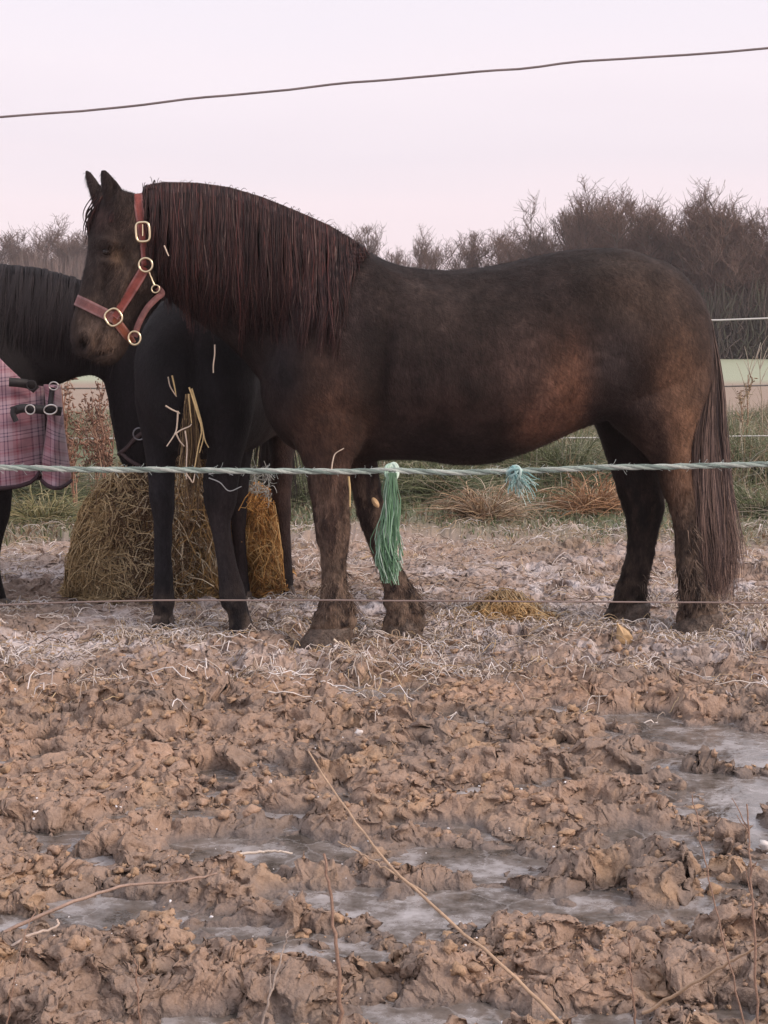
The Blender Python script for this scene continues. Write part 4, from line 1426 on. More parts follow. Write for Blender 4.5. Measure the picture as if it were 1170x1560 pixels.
c3 = c3 * (.75 + 1.7 * tk_)
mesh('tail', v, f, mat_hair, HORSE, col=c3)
tag(HORSE, 'brown-black horse with a long mane and red halter standing side-on in front', 'horse', 'horses at the hay')

# ------------------------------------------------------------------ its halter
mat_strap = mat('red_webbing', attr=True, rough=.6, var=.3, scale=45, bump=.4, bscale=400)
mat_brass = mat('pale_brass', (.72, .62, .42), rough=.28, metal=1., var=.1, scale=50)


def strap(name, parent, pts, wpx, rgb, side_px=None, n=40, off=.007, loop_back=True, edge=True):
    """flat webbing lying on the skin of the near side; loop_back carries it round the far side too"""
    q = spline(np.array(pts, float), n)
    near = []
    for x, y in q:
        near.append(hit_near(x, y, off))
    okk = [k for k, h_ in enumerate(near) if h_ is not None and h_[1] < 6.2]
    C = np.array([near[k] for k in okk])
    for _ in range(2):
        C[1:-1] = (C[:-2] + 2 * C[1:-1] + C[2:]) / 4
    if loop_back:
        F_ = C.copy()
        F_[:, 1] = 2 * HY - C[:, 1] + .004
        C = np.vstack([C, F_[::-1]])
        closed = True
    else:
        closed = False
    m_ = len(C)
    T = np.roll(C, -1, 0) - np.roll(C, 1, 0) if closed else np.gradient(C, axis=0)
    T /= np.linalg.norm(T, axis=1, keepdims=True) + 1e-9
    ctr = np.array([C[:, 0].mean(), HY, C[:, 2].mean()])
    outw = C - ctr
    if not closed:
        outw = np.tile(np.array([[0, -1., 0]]), (m_, 1))
    Wv = np.cross(T, outw)
    Wv /= np.linalg.norm(Wv, axis=1, keepdims=True) + 1e-9
    N_ = np.cross(Wv, T)
    N_ /= np.linalg.norm(N_, axis=1, keepdims=True) + 1e-9
    N_ *= np.sign(np.sum(N_ * outw, 1, keepdims=True))
    hw, th = wpx / 2 * HY / FPX, .0022
    prof = [(-1, -1), (-1, .6), (-.85, 1), (-.5, 1), (0, 1), (.5, 1), (.85, 1), (1, .6), (1, -1)]
    V = np.stack([C + Wv * hw * a_ + N_ * th * b_ for a_, b_ in prof], 1)
    k_ = len(prof)
    fcs = []
    for i in range(m_ if closed else m_ - 1):
        for j in range(k_):
            i2, j2 = (i + 1) % m_, (j + 1) % k_
            fcs.append((i * k_ + j, i * k_ + j2, i2 * k_ + j2, i2 * k_ + j))
    if not closed:
        fcs.append(tuple(range(k_)))
        fcs.append(tuple((m_ - 1) * k_ + j for j in range(k_))[::-1])
    c_ = np.tile(np.array(rgb, float), (m_, k_, 1))
    c_[:, [2, 6]] = np.array(rgb) * .6 + np.array([.14, .10, .10])
    return mesh(name, V.reshape(-1, 3), np.array(fcs) if closed else fcs, mat_strap, parent, col=c_.reshape(-1, 3)), C


def hoop(name, parent, c, rx, rz, rad, tilt=0, e=1., yaw=0, mt=None):
    a = np.linspace(0, 2 * np.pi, 40, endpoint=False)
    ca, sa = np.cos(a), np.sin(a)
    ca, sa = np.sign(ca) * np.abs(ca) ** e, np.sign(sa) * np.abs(sa) ** e
    x, z = rx * ca, rz * sa
    ct, st = math.cos(tilt), math.sin(tilt)
    S = np.stack([c[0] + (x * ct - z * st) * math.cos(yaw), c[1] + (x * ct - z * st) * math.sin(yaw), c[2] + x * st + z * ct], -1)
    v, f, _ = tubes(S[None], rad, 8, closed=True)
    return mesh(name, v, f, mt or mat_brass, parent)


HAL = empty('halter', P(190, 420, HY))
RD, RD2 = (.215, .045, .034), (.165, .062, .058)
strap('noseband', HAL, [(111, 454), (128, 462), (150, 473), (172, 483)], 17, RD2, n=26)
strap('crownpiece', HAL, [(207, 291), (212, 320), (217, 350), (221, 380), (223, 404)], 15, RD, n=36)
strap('cheek_strap', HAL, [(222, 408), (210, 428), (195, 450), (182, 468), (173, 482)], 15, RD, n=30, loop_back=False)
strap('chin_strap', HAL, [(173, 484), (182, 496), (192, 510), (199, 524), (200, 532)], 14, (.24, .070, .036), n=20, loop_back=False)
# throat strap hangs free from the chin ring to the snap
q = spline(np.array([P(205, 513, 5.90), P(212, 492, 5.885), P(224, 470, 5.88), P(238, 455, 5.885), P(247, 447, 5.89), P(240, 438, 5.885)]), 30)
T = np.gradient(q, axis=0)
W_ = np.cross(T, np.array([0, -1., 0]))
W_ /= np.linalg.norm(W_, axis=1, keepdims=True)
hw = 4.5 * HY / FPX
V = np.stack([q - W_ * hw, q - W_ * hw + np.array([0, -.004, 0]), q + W_ * hw + np.array([0, -.004, 0]), q + W_ * hw], 1).reshape(-1, 3)
fcs = [(i * 4 + j, i * 4 + (j + 1) % 4, (i + 1) * 4 + (j + 1) % 4, (i + 1) * 4 + j) for i in range(29) for j in range(4)]
mesh('throat_strap', V, np.array(fcs), mat_strap, HAL, col=np.tile(np.array([.20, .085, .08]), (len(V), 1)))
s1 = HY / FPX
b_ = hit_near(218, 356, .036)
buck = hoop('buckle', HAL, b_, 10 * s1, 14 * s1, .0048, .05, .55)
v, f, _ = tubes(np.array([[b_ + np.array([0, -.003, 11 * s1]), b_ + np.array([0, -.006, -6 * s1])]]), .0022, 6)
o = mesh('tongue', v, f, mat_brass, HAL)
o.parent = buck
hoop('ring', HAL, hit_near(223, 405, .026), 10 * s1, 10 * s1, .0042)
hoop('ring', HAL, hit_near(172, 482, .013), 12 * s1, 12 * s1, .0044, .6, .75)
hoop('ring', HAL, P(205, 515, 5.885), 9 * s1, 10 * s1, .0042, 0, 1)
q0, q1, q2 = P(226, 412, 5.845), P(235, 434, 5.85), P(240, 440, 5.85)
v, f, _ = tubes(np.array([spline([q0, (q0 + q1) / 2, q1], 8)]), np.array([[.0045, .004, .003, .0028, .0028, .003, .0036, .004]]), 7)
mesh('snap_shank', v, f, mat_brass, HAL)
hoop('snap_hook', HAL, P(237, 440, 5.85), 6 * s1, 5.5 * s1, .0026, .5)
tag(HAL, 'red webbing halter with brass rings on the front horse', 'halter', 'halters on the horses')

# ------------------------------------------------------------------ the black horse facing us
def R3(Y, lpx, rpx, tz, bz):
    a, b = P(lpx, 540, Y)[0], P(rpx, 540, Y)[0]
    return ring3(((a + b) / 2, Y, (tz + bz) / 2), (0, 0, (tz - bz) / 2), ((b - a) / 2, 0, 0))


B = []
B.append(loft([R3(6.17, 255, 335, 1.12, .92), R3(6.21, 225, 366, 1.24, .82), R3(6.29, 208, 386, 1.34, .76), R3(6.42, 204, 390, 1.42, .72), R3(6.65, 212, 398, 1.42, .70), R3(6.95, 240, 440, 1.38, .69), R3(7.2, 290, 465, 1.38, .74), R3(7.42, 325, 470, 1.38, .8), R3(7.58, 350, 450, 1.32, .88), R3(7.66, 385, 430, 1.2, 1.0)], 4, 32))
B.append(leg([((208, 560), (290, 560), 6.36, .11), ((206, 610), (286, 620), 6.38, .11), ((214, 650), (277, 655), 6.40, .095), ((222, 695), (269, 697), 6.42, .072), ((226, 735), (267, 737), 6.43, .062), ((228, 762), (267, 764), 6.43, .06), ((233, 795), (263, 797), 6.44, .044), ((235, 850), (262, 852), 6.45, .038), ((234, 890), (265, 892), 6.45, .046), ((232, 915), (267, 917), 6.45, .056), ((235, 936), (263, 936), 6.44, .05), ((228, 960), (266, 960), 6.43, .06)]))
B.append(leg([((300, 540), (392, 550), 6.32, .11), ((302, 600), (389, 610), 6.32, .115), ((310, 650), (379, 655), 6.31, .10), ((315, 690), (371, 693), 6.30, .078), ((309, 728), (364, 733), 6.30, .068), ((310, 760), (360, 764), 6.29, .064), ((320, 798), (352, 802), 6.29, .048), ((329, 850), (359, 854), 6.29, .040), ((332, 888), (372, 892), 6.29, .048), ((334, 914), (377, 917), 6.28, .058), ((346, 940), (381, 940), 6.28, .052), ((347, 970), (394, 970), 6.27, .064)]))
B.append(leg([((388, 560), (480, 560), 7.35, .13), ((398, 630), (468, 630), 7.36, .12), ((410, 688), (448, 690), 7.36, .08), ((412, 722), (446, 725), 7.37, .062), ((412, 752), (444, 756), 7.36, .058), ((417, 790), (443, 794), 7.34, .045), ((422, 840), (444, 844), 7.32, .04), ((424, 875), (446, 878), 7.31, .045), ((423, 898), (448, 899), 7.3, .05), ((421, 912), (449, 912), 7.29, .054)]))
B.append(leg([((300, 580), (400, 580), 7.2, .13), ((330, 640), (395, 640), 7.2, .11), ((345, 690), (385, 690), 7.2, .08), ((350, 730), (380, 732), 7.2, .06), ((352, 765), (377, 767), 7.19, .056), ((353, 800), (375, 803), 7.17, .044), ((355, 850), (376, 853), 7.15, .04), ((356, 890), (380, 892), 7.14, .046), ((354, 922), (382, 922), 7.13, .054)]))
# neck and head turned away behind the mane of the front horse
B.append(loft([ring3((-.72, 6.42, 1.20), (0, -.12, .22), (.20, 0, .02)), ring3((-.66, 6.52, 1.38), (-.06, -.10, .17), (.13, .10, .0)), ring3((-.57, 6.60, 1.52), (-.09, -.03, .11), (.05, .10, .02)), ring3((-.49, 6.64, 1.56), (-.05, 0, .10), (.0, .085, 0))], 4, 24))
B.append(loft([ring3((-.53, 6.63, 1.58), (-.03, 0, .06), (0, .07, 0)), ring3((-.45, 6.66, 1.56), (.02, .0, .12), (0, .09, 0)), ring3((-.36, 6.69, 1.50), (.03, 0, .11), (-.02, .085, 0)), ring3((-.26, 6.73, 1.43), (.03, 0, .075), (-.02, .06, 0)), ring3((-.17, 6.77, 1.37), (.03, 0, .06), (-.02, .055, 0)), ring3((-.13, 6.79, 1.34), (.02, 0, .035), (0, .04, 0))], 4, 22))
for yy_ in (6.58, 6.70):
    B.append(loft([ring3((-.50, yy_, 1.62), (.03, 0, .01), (0, .025, 0)), ring3((-.51, yy_, 1.68), (.026, 0, .005), (0, .018, 0)), ring3((-.505, yy_, 1.73), (.005, 0, 0), (0, .005, 0))], 3, 12))
bv, bf, bn = fuse(B, .011, 6)
bn_l = (vn3(bv, .08, 33) - .5) * .008 + (vn3(bv, .03, 34) - .5) * .003
bx_, by_ = proj(bv)
lowk = np.clip((by_ - 900) / 30, 0, 1)
bd = -.030 * np.exp(-((bx_ - 293) / 9) ** 2 - ((by_ - 600) / 90) ** 2) + .02 * np.exp(-((bx_ - 345) / 30) ** 2 - ((by_ - 600) / 60) ** 2) + .016 * np.exp(-((bx_ - 245) / 26) ** 2 - ((by_ - 600) / 60) ** 2) + .010 * np.exp(-((bx_ - 336) / 14) ** 2 - ((by_ - 745) / 20) ** 2) + .008 * np.exp(-((bx_ - 248) / 12) ** 2 - ((by_ - 750) / 20) ** 2)
bd = bd * (bv[:, 1] < 6.6)
bv = bv + bn * bd[:, None]
bv = bv + bn * (bn_l + lowk * (vn3(bv, .03, 35) - .5) * .014)[:, None]
bc = paint(bv, (.0085, .0078, .0092), [(380, 560, 22, 60, (.028, .024, .025), .9), (300, 500, 60, 30, (.022, .017, .018), .8), (250, 760, 25, 120, (.022, .021, .025), .8), (340, 800, 25, 110, (.032, .026, .027), .9), (430, 760, 25, 110, (.060, .036, .030), 1.), (365, 830, 14, 80, (.03, .02, .02), .9)])
k = np.clip((by_ - 880) / 60, 0, 1) * np.clip((vn3(bv, .04, 43) * .6 + vn3(bv, .016, 44) * .5 - .42) * 4, 0, 1)
bc = bc * (1 - k[:, None] * .6) + np.array([.10, .075, .06]) * k[:, None] * .6
BLK = empty('horse', (-.7, 6.8, 0))
mesh('body', bv, bf, mat_coat, BLK, col=bc)


def flow_down(p):
    d = np.zeros_like(p)
    d[:, 2] = -1
    return d


v, f, c3 = fur(bv, bf, bn, bc, 60000, .016, .0012, flow_down, 9, lambda p: (proj(p)[1] < 945) & (p[:, 1] < 7.5))
mesh('coat', v, f, mat_fur, BLK, col=c3)
for cx, cy, Y, hf_ in ((248, 957, 6.43, .05), (370, 967, 6.27, .054), (435, 911, 7.29, .05), (368, 920, 7.13, .05)):
    hoof(BLK, cx, cy, Y, hf_, .05, 0)
st = []
for q in range(260):
    t = np.linspace(0, 1, 8)
    a = rng.random()
    p0 = np.array([-.70 + .18 * a, 6.46 + .12 * a, 1.42 + .2 * a]) + rng.normal(0, .01, 3)
    st.append(p0 + np.stack([.10 * t + rng.normal(0, .02) * t, -.10 * np.sin(t * 2), -.22 * t], -1))
v, f, c3 = hair(np.array(st), .0026, .0006, [[.02, .016, .018], [.03, .024, .025]], [.6, .4], 12)
mesh('mane', v, f, mat_hair, BLK, col=c3)
st = []
for q in range(400):
    t = np.linspace(0, 1, 10)
    p0 = np.array([-.555, 7.64, 1.24]) + rng.normal(0, .02, 3)
    st.append(p0 + np.stack([rng.normal(0, .07) * t, .10 * np.sin(t * 2) + rng.normal(0, .03) * t, -rng.uniform(.6, .95) * t], -1))
v, f, c3 = hair(np.array(st), .003, .0007, [[.02, .016, .018], [.03, .024, .025]], [.6, .4], 13)
mesh('tail', v, f, mat_hair, BLK, col=c3)
tag(BLK, 'black horse without a rug facing us, head hidden behind the brown-black mane', 'horse', 'horses at the hay')

# ------------------------------------------------------------------ the rugged horse at the left
RY = 7.2
B = []
trk = [((66, 570), (62, 670), .09), ((48, 520), (46, 712), .19), ((0, 440), (0, 742), .26), ((-60, 402), (-60, 750), .29), ((-160, 420), (-160, 758), .33), ((-260, 412), (-260, 742), .34), ((-350, 396), (-345, 715), .32), ((-430, 420), (-420, 690), .26), ((-480, 490), (-470, 610), .12)]
B.append(loft([ring(t, b, RY, w) for t, b, w in trk], 4, 30))
nkr = [((-70, 396), (10, 640), RY, .18), ((0, 402), (38, 604), RY, .16), ((60, 408), (74, 592), RY, .14), ((112, 422), (106, 580), RY, .12), ((158, 440), (140, 572), RY, .11), ((215, 462), (160, 582), RY, .095)]
B.append(loft([ring(t, b, y, w) for t, b, y, w in nkr], 4, 26))
hdr = [((225, 456), (158, 560), .08), ((252, 492), (160, 590), .095), ((268, 540), (165, 612), .10), ((268, 585), (170, 640), .092), ((262, 625), (175, 666), .08), ((252, 662), (179, 690), .066), ((246, 690), (184, 705), .058), ((240, 712), (194, 718), .045)]
B.append(loft([ring(t, b, RY, w) for t, b, w in hdr], 4, 24))
for yy_ in (7.12, 7.28):
    B.append(loft([ring((222, 470), (246, 480), yy_, .03), ring((240, 450), (258, 462), yy_, .022), ring((258, 436), (264, 441), yy_, .007)], 3, 12))
B.append(leg([((-50, 640), (40, 640), 7.04, .11), ((-44, 690), (28, 690), 7.05, .095), ((-38, 735), (20, 735), 7.06, .078), ((-30, 780), (16, 778), 7.06, .066), ((-28, 820), (5, 818), 7.06, .05), ((-30, 860), (0, 858), 7.06, .046), ((-34, 895), (4, 893), 7.06, .055), ((-36, 922), (14, 921), 7.06, .06)]))
B.append(leg([((-90, 640), (0, 640), 7.36, .11), ((-80, 700), (-20, 700), 7.36, .09), ((-72, 760), (-28, 760), 7.36, .068), ((-68, 810), (-36, 810), 7.36, .05), ((-66, 850), (-38, 850), 7.36, .045), ((-68, 885), (-32, 885), 7.36, .056), ((-72, 905), (-26, 905), 7.36, .06)]))
for dx, yy_, gb in ((0, 7.06, 921), (-45, 7.36, 905)):
    B.append(leg([((-450 + dx, 560), (-330 + dx, 560), yy_, .13), ((-440 + dx, 650), (-350 + dx, 650), yy_, .11), ((-442 + dx, 710), (-392 + dx, 700), yy_, .07), ((-452 + dx, 750), (-404 + dx, 740), yy_, .058), ((-440 + dx, 800), (-408 + dx, 795), yy_, .045), ((-436 + dx, 860), (-406 + dx, 858), yy_, .042), ((-438 + dx, 895), (-396 + dx, 892), yy_, .055), ((-440 + dx, gb), (-390 + dx, gb), yy_, .06)]))
rv, rf, rn = fuse(B, .012, 6)
rv = rv + rn * ((vn3(rv, .08, 53) - .5) * .008)[:, None]
rc = paint(rv, (.0110, .0092, .0105), [(60, 450, 90, 40, (.016, .014, .015), .8), (200, 620, 30, 60, (.012, .010, .012), .8)])
RUGH = empty('horse', (P(-190, 540, RY)[0], RY, 0))
mesh('body', rv, rf, mat_coat, RUGH, col=rc)
v, f, c3 = fur(rv, rf, rn, rc, 50000, .016, .0013, flow_down, 19, lambda p: (proj(p)[1] < 900) & (proj(p)[0] > -20))
mesh('coat', v, f, mat_fur, RUGH, col=c3)
for cx, cy, Y, hf_ in ((-8, 921, 7.06, .075), (-50, 905, 7.36, .07), (-415, 921, 7.06, .075), (-460, 905, 7.36, .07)):
    hoof(RUGH, cx, cy, Y, hf_, .055, 1)
tree_r = bvh(rv, rf)


def hit_r(px, py, off=.0):
    o = Vector((0, 0, CAMH))
    d = Vector(P(px, py, 7.)) - o
    loc, nr, i, _ = tree_r.ray_cast(o, d.normalized())
    return None if loc is None else np.array(loc) + np.array(nr) * off


st = []
for q in range(1100):                          # thin mane lying over the near side of the neck
    x = rng.uniform(-70, 190)
    y0 = np.interp(x, [-70, 0, 60, 112, 158, 215], [396, 402, 408, 422, 440, 462])
    lnp = rng.uniform(60, 135)
    pts = []
    last = RY
    for t in np.linspace(0, 1, 9):
        h_ = hit_r(x - 16 * t + 3 * math.sin(5 * t + x), y0 + 3 + lnp * t)
        if h_ is not None:
            last = h_[1]
        pts.append(P(x - 16 * t + 3 * math.sin(5 * t + x * .3), y0 + lnp * t, (last - .012) if t > .08 else RY - .02))
    st.append(pts)
v, f, c3 = hair(np.array(st), .0030, .0007, [[.013, .010, .012], [.020, .016, .018], [.034, .026, .028]], [.5, .38, .12], 22)
mesh('mane', v, f, mat_hair, RUGH, col=c3)
st = []
for q in range(300):
    t = np.linspace(0, 1, 10)
    p0 = P(-478, 500, RY) + rng.normal(0, .02, 3)
    st.append(p0 + np.stack([-.06 * np.sin(2 * t) + rng.normal(0, .05) * t, rng.normal(0, .05) * t, -rng.uniform(.6, 1.) * t], -1))
v, f, c3 = hair(np.array(st), .003, .0007, [[.02, .016, .018], [.03, .024, .025]], [.6, .4], 23)
mesh('tail', v, f, mat_hair, RUGH, col=c3)
tag(RUGH, 'black horse in a pink plaid rug stretching its neck down to the hay at left', 'horse', 'horses at the hay')

# its halter, just the lower straps in view
HB = empty('halter', P(205, 670, 7.1))
mat_dstrap = mat('dark_strap', (.05, .03, .032), rough=.6, var=.2, scale=60)
for nm, pts in (('noseband', [(182, 692), (194, 682), (206, 668), (225, 655), (262, 640)]), ('chin_strap', [(184, 688), (200, 702), (226, 716)]), ('cheek_strap', [(225, 655), (240, 610), (246, 570), (248, 520)])):
    C = np.array([h_ for h_ in (hit_r(x, y, .006) for x, y in spline(np.array(pts, float), 26)) if h_ is not None])
    v, f, _ = tubes(C[None], .010, 6)
    v[:, 1] = np.repeat(C[:, 1], 6) + (v[:, 1] - np.repeat(C[:, 1], 6)) * .3
    mesh(nm, v, f, mat_dstrap, HB)
hoop('ring', HB, P(212, 661, 7.06), 9 * 7.1 / FPX, 9 * 7.1 / FPX, .0032, mt=mat('dull_ring', (.25, .25, .27), rough=.35, metal=1.))
tag(HB, 'dark halter on the feeding rugged horse, its chin ring just left of the black leg', 'halter', 'halters on the horses')

# ------------------------------------------------------------------ plaid rug
m = bpy.data.materials.new('plaid')
m.use_nodes = True
nt = m.node_tree
b = nt.nodes['Principled BSDF']
b.inputs['Roughness'].default_value = .85
b.inputs['Sheen Weight'].default_value = .2
uvn = nt.nodes.new('ShaderNodeUVMap')
sp = nt.nodes.new('ShaderNodeSeparateXYZ')
nt.links.new(uvn.outputs[0], sp.inputs[0])


def stripes(out):
    """stripe ramp repeating every 9 cm"""
    a_ = nt.nodes.new('ShaderNodeMath')
    a_.operation = 'MULTIPLY'
    a_.inputs[1].default_value = 1 / .125
    nt.links.new(out, a_.inputs[0])
    f_ = nt.nodes.new('ShaderNodeMath')
    f_.operation = 'FRACT'
    nt.links.new(a_.outputs[0], f_.inputs[0])
    r_ = nt.nodes.new('ShaderNodeValToRGB')
    r_.color_ramp.interpolation = 'CONSTANT'
    e = r_.color_ramp.elements
    pink, light, plum, navy, red = (.38, .19, .225, 1), (.47, .33, .38, 1), (.14, .05, .09, 1), (.075, .045, .10, 1), (.30, .075, .105, 1)
    e[0].position, e[0].color = 0, pink
    e[1].position, e[1].color = .22, plum
    for p_, c_ in ((.27, light), (.40, navy), (.44, light), (.52, navy), (.56, light), (.70, pink), (.80, red), (.86, pink), (.93, plum), (.96, pink)):
        q_ = e.new(p_)
        q_.color = c_
    nt.links.new(f_.outputs[0], r_.inputs[0])
    return r_.outputs[0]


mxn = nt.nodes.new('ShaderNodeMix')
mxn.data_type = 'RGBA'
mxn.inputs['Factor'].default_value = .5
nt.links.new(stripes(sp.outputs['X']), mxn.inputs['A'])
nt.links.new(stripes(sp.outputs['Y']), mxn.inputs['B'])
nzn = nt.nodes.new('ShaderNodeTexNoise')
nzn.inputs['Scale'].default_value = 16
nzn.inputs['Detail'].default_value = 5
tcn = nt.nodes.new('ShaderNodeTexCoord')
nt.links.new(tcn.outputs['Object'], nzn.inputs['Vector'])
mrn = nt.nodes.new('ShaderNodeMapRange')
mrn.inputs['From Min'].default_value, mrn.inputs['From Max'].default_value = .3, .7
mrn.inputs['To Min'].default_value, mrn.inputs['To Max'].default_value = .72, 1.12
nt.links.new(nzn.outputs['Fac'], mrn.inputs['Value'])
mm = nt.nodes.new('ShaderNodeMix')
mm.data_type = 'RGBA'
mm.blend_type = 'MULTIPLY'
mm.inputs['Factor'].default_value = 1
nt.links.new(mxn.outputs['Result'], mm.inputs['A'])
nt.links.new(mrn.outputs[0], mm.inputs['B'])
nt.links.new(mm.outputs['Result'], b.inputs['Base Color'])
mat_plaid = m
mat_bind = mat('rug_binding', (.045, .022, .03), rough=.8)
mat_black = mat('black_webbing', (.018, .016, .018), rough=.6)
mat_steel = mat('steel_ring', (.62, .60, .57), rough=.3, metal=1.)

RUG = empty('horse_rug', P(-150, 560, RY))
sx_ = np.linspace(-490, 74, 95)
topx = np.interp(sx_, [-490, -440, -430, -350, -260, -160, -75, 0, 56, 74], [500, 430, 414, 390, 406, 414, 404, 520, 584, 588])
botx = np.interp(sx_, [-490, -300, -100, 0, 40, 60, 74], [700, 735, 738, 735, 733, 728, 700]) + 2 * np.sin(sx_ / 21)
ridx = np.interp(sx_, [-490, -440, -430, -350, -260, -160, -75, 74], [500, 430, 414, 390, 406, 414, 404, 404])
wx = np.interp(sx_, [-490, -470, -430, -350, -260, -160, -60, 0, 30, 50, 64, 74], [.14, .2, .29, .35, .37, .36, .325, .30, .27, .22, .16, .11])
for side, nm in ((-1, 'near_panel'), (1, 'far_panel')):
    nv_ = 44
    V, UV = [], []
    for i, x in enumerate(sx_):
        zt, zr, zb = P(x, topx[i], RY)[2], P(x, ridx[i], RY)[2], P(x, botx[i], RY)[2]
        xw = P(x, 560, RY)[0]
        zc = zr - .55 * (zr - zb)
        for j in range(nv_):
            t = j / (nv_ - 1)
            z = zt + (zb - zt) * t ** 1.15
            k = max(0, 1 - ((z - zc) / (zr - zc)) ** 2) ** .5 if z > zc else 1.
            fold = .010 * math.sin(x / 13 + 2 * math.sin(z * 5)) * min(1, t * 2) + .006 * math.sin(x / 6. + z * 9) * t
            V.append((xw, RY + side * (wx[i] * k + fold), z))
            UV.append((xw * 1.0 + .02 * z, z + .03 * math.sin(xw * 6)))
    f = np.array([(i * nv_ + j, i * nv_ + j + 1, (i + 1) * nv_ + j + 1, (i + 1) * nv_ + j) for i in range(len(sx_) - 1) for j in range(nv_ - 1)])
    o = mesh(nm, V, f, mat_plaid, RUG, uv=UV)
    md = o.modifiers.new('t', 'SOLIDIFY')
    md.thickness = .007
    V = np.array(V).reshape(len(sx_), nv_, 3)
    hem = V[:, -1]
    v, f, _ = tubes(hem[None], .010, 6)
    mesh('binding', v, f, mat_bind, RUG).parent = o
# front flap folded round the chest
ni, nj = 18, 34
V, UV = [], []
for i in range(ni):
    s_ = i / (ni - 1)
    for j in range(nj):
        t = j / (nj - 1)
        py = 586 + (744 - 586) * t - 12 * (2 * s_ - 1) ** 2 * t
        l = np.interp(py, [586, 640, 700, 745], [66, 72, 64, 64])
        r = np.interp(py, [586, 600, 650, 725, 745], [92, 94, 98, 109, 106])
        px = l + (r - l) * s_
        q = P(px, py, 7.03 - .05 * math.sin(math.pi * s_) + .12 * s_ ** 2 + .008 * math.sin(t * 14 + s_ * 5))
        V.append(q)
        UV.append((q[0] * 1.15 + .03, q[2] + .04 * s_))
f = np.array([(i * nj + j, i * nj + j + 1, (i + 1) * nj + j + 1, (i + 1) * nj + j) for i in range(ni - 1) for j in range(nj - 1)])
o = mesh('front_flap', V, f, mat_plaid, RUG, uv=UV)
md = o.modifiers.new('t', 'SOLIDIFY')
md.thickness = .008
V = np.array(V).reshape(ni, nj, 3)
v, f, _ = tubes(V[:, -1][None], .010, 6)
mesh('binding', v, f, mat_bind, RUG).parent = o


def band(nm, pts, Ys, wd, mt):
    q = spline(np.array([P(p[0], p[1], y) for p, y in zip(pts, Ys)]), 20)
    T = np.gradient(q, axis=0)
    W_ = np.cross(T, np.array([0, -1., 0]))
    W_ /= np.linalg.norm(W_, axis=1, keepdims=True)
    d = np.array([0, -.005, 0])
    V = np.stack([q - W_ * wd, q - W_ * wd + d, q + W_ * wd + d, q + W_ * wd], 1).reshape(-1, 3)
    fcs = [(i * 4 + j, i * 4 + (j + 1) % 4, (i + 1) * 4 + (j + 1) % 4, (i + 1) * 4 + j) for i in range(19) for j in range(4)] + [(0, 1, 2, 3), (79, 78, 77, 76)]
    return mesh(nm, V, fcs, mt, RUG)


band('chest_strap', [(14, 582), (28, 583), (44, 586), (56, 594)], [6.885, 6.90, 6.935, 6.98], .020, mat_black)
band('chest_strap', [(18, 627), (34, 622), (52, 623), (74, 625), (94, 627)], [6.87, 6.885, 6.91, 6.95, 7.02], .020, mat_black)
band('strap_end', [(22, 620), (20, 630), (25, 642)], [6.868, 6.868, 6.868], .012, mat_black)
band('chest_strap', [(80, 590), (78, 606), (76, 622)], [6.97, 6.97, 6.96], .012, mat_black)
k7 = 7 / FPX
hoop('ring', RUG, P(46, 624, 6.885), 7 * k7, 7 * k7, .0035, mt=mat_steel)
hoop('ring', RUG, P(77, 624, 6.93), 10 * k7, 7 * k7, .0040, .2, mt=mat_steel)
hoop('ring', RUG, P(48, 587, 6.92), 7 * k7, 7 * k7, .0030, mt=mat_black)
hoop('ring', RUG, P(82, 588, 6.95), 7 * k7, 6 * k7, .0030, mt=mat_steel)
tag(RUG, 'pink and plum plaid horse rug with black chest straps at the left edge', 'horse rug')

# ================================================================== HAY
def strandmat(S, rad, pal, p, name, parent, mt, seed, taper=.6):
    r_ = np.random.default_rng(seed)
    N, K, _ = S.shape
    cc = np.array(pal)[r_.choice(len(pal), N, p=p)] * r_.uniform(.75, 1.12, (N, 1))
    v, f, c3 = tubes(S, rad * r_.uniform(.5, 1.1, (N, 1)) * np.linspace(1, taper, K)[None, :], 3, cc)
    return mesh(name, v, f, mt, parent, col=c3)


mat_hay = mat('hay', attr=True, rough=.75, var=.2, scale=40)
mat_haycore = mat('hay_core', (.11, .07, .03), rough=.95, var=.5, scale=35, bump=1., bscale=60)
r_ = np.random.default_rng(77)


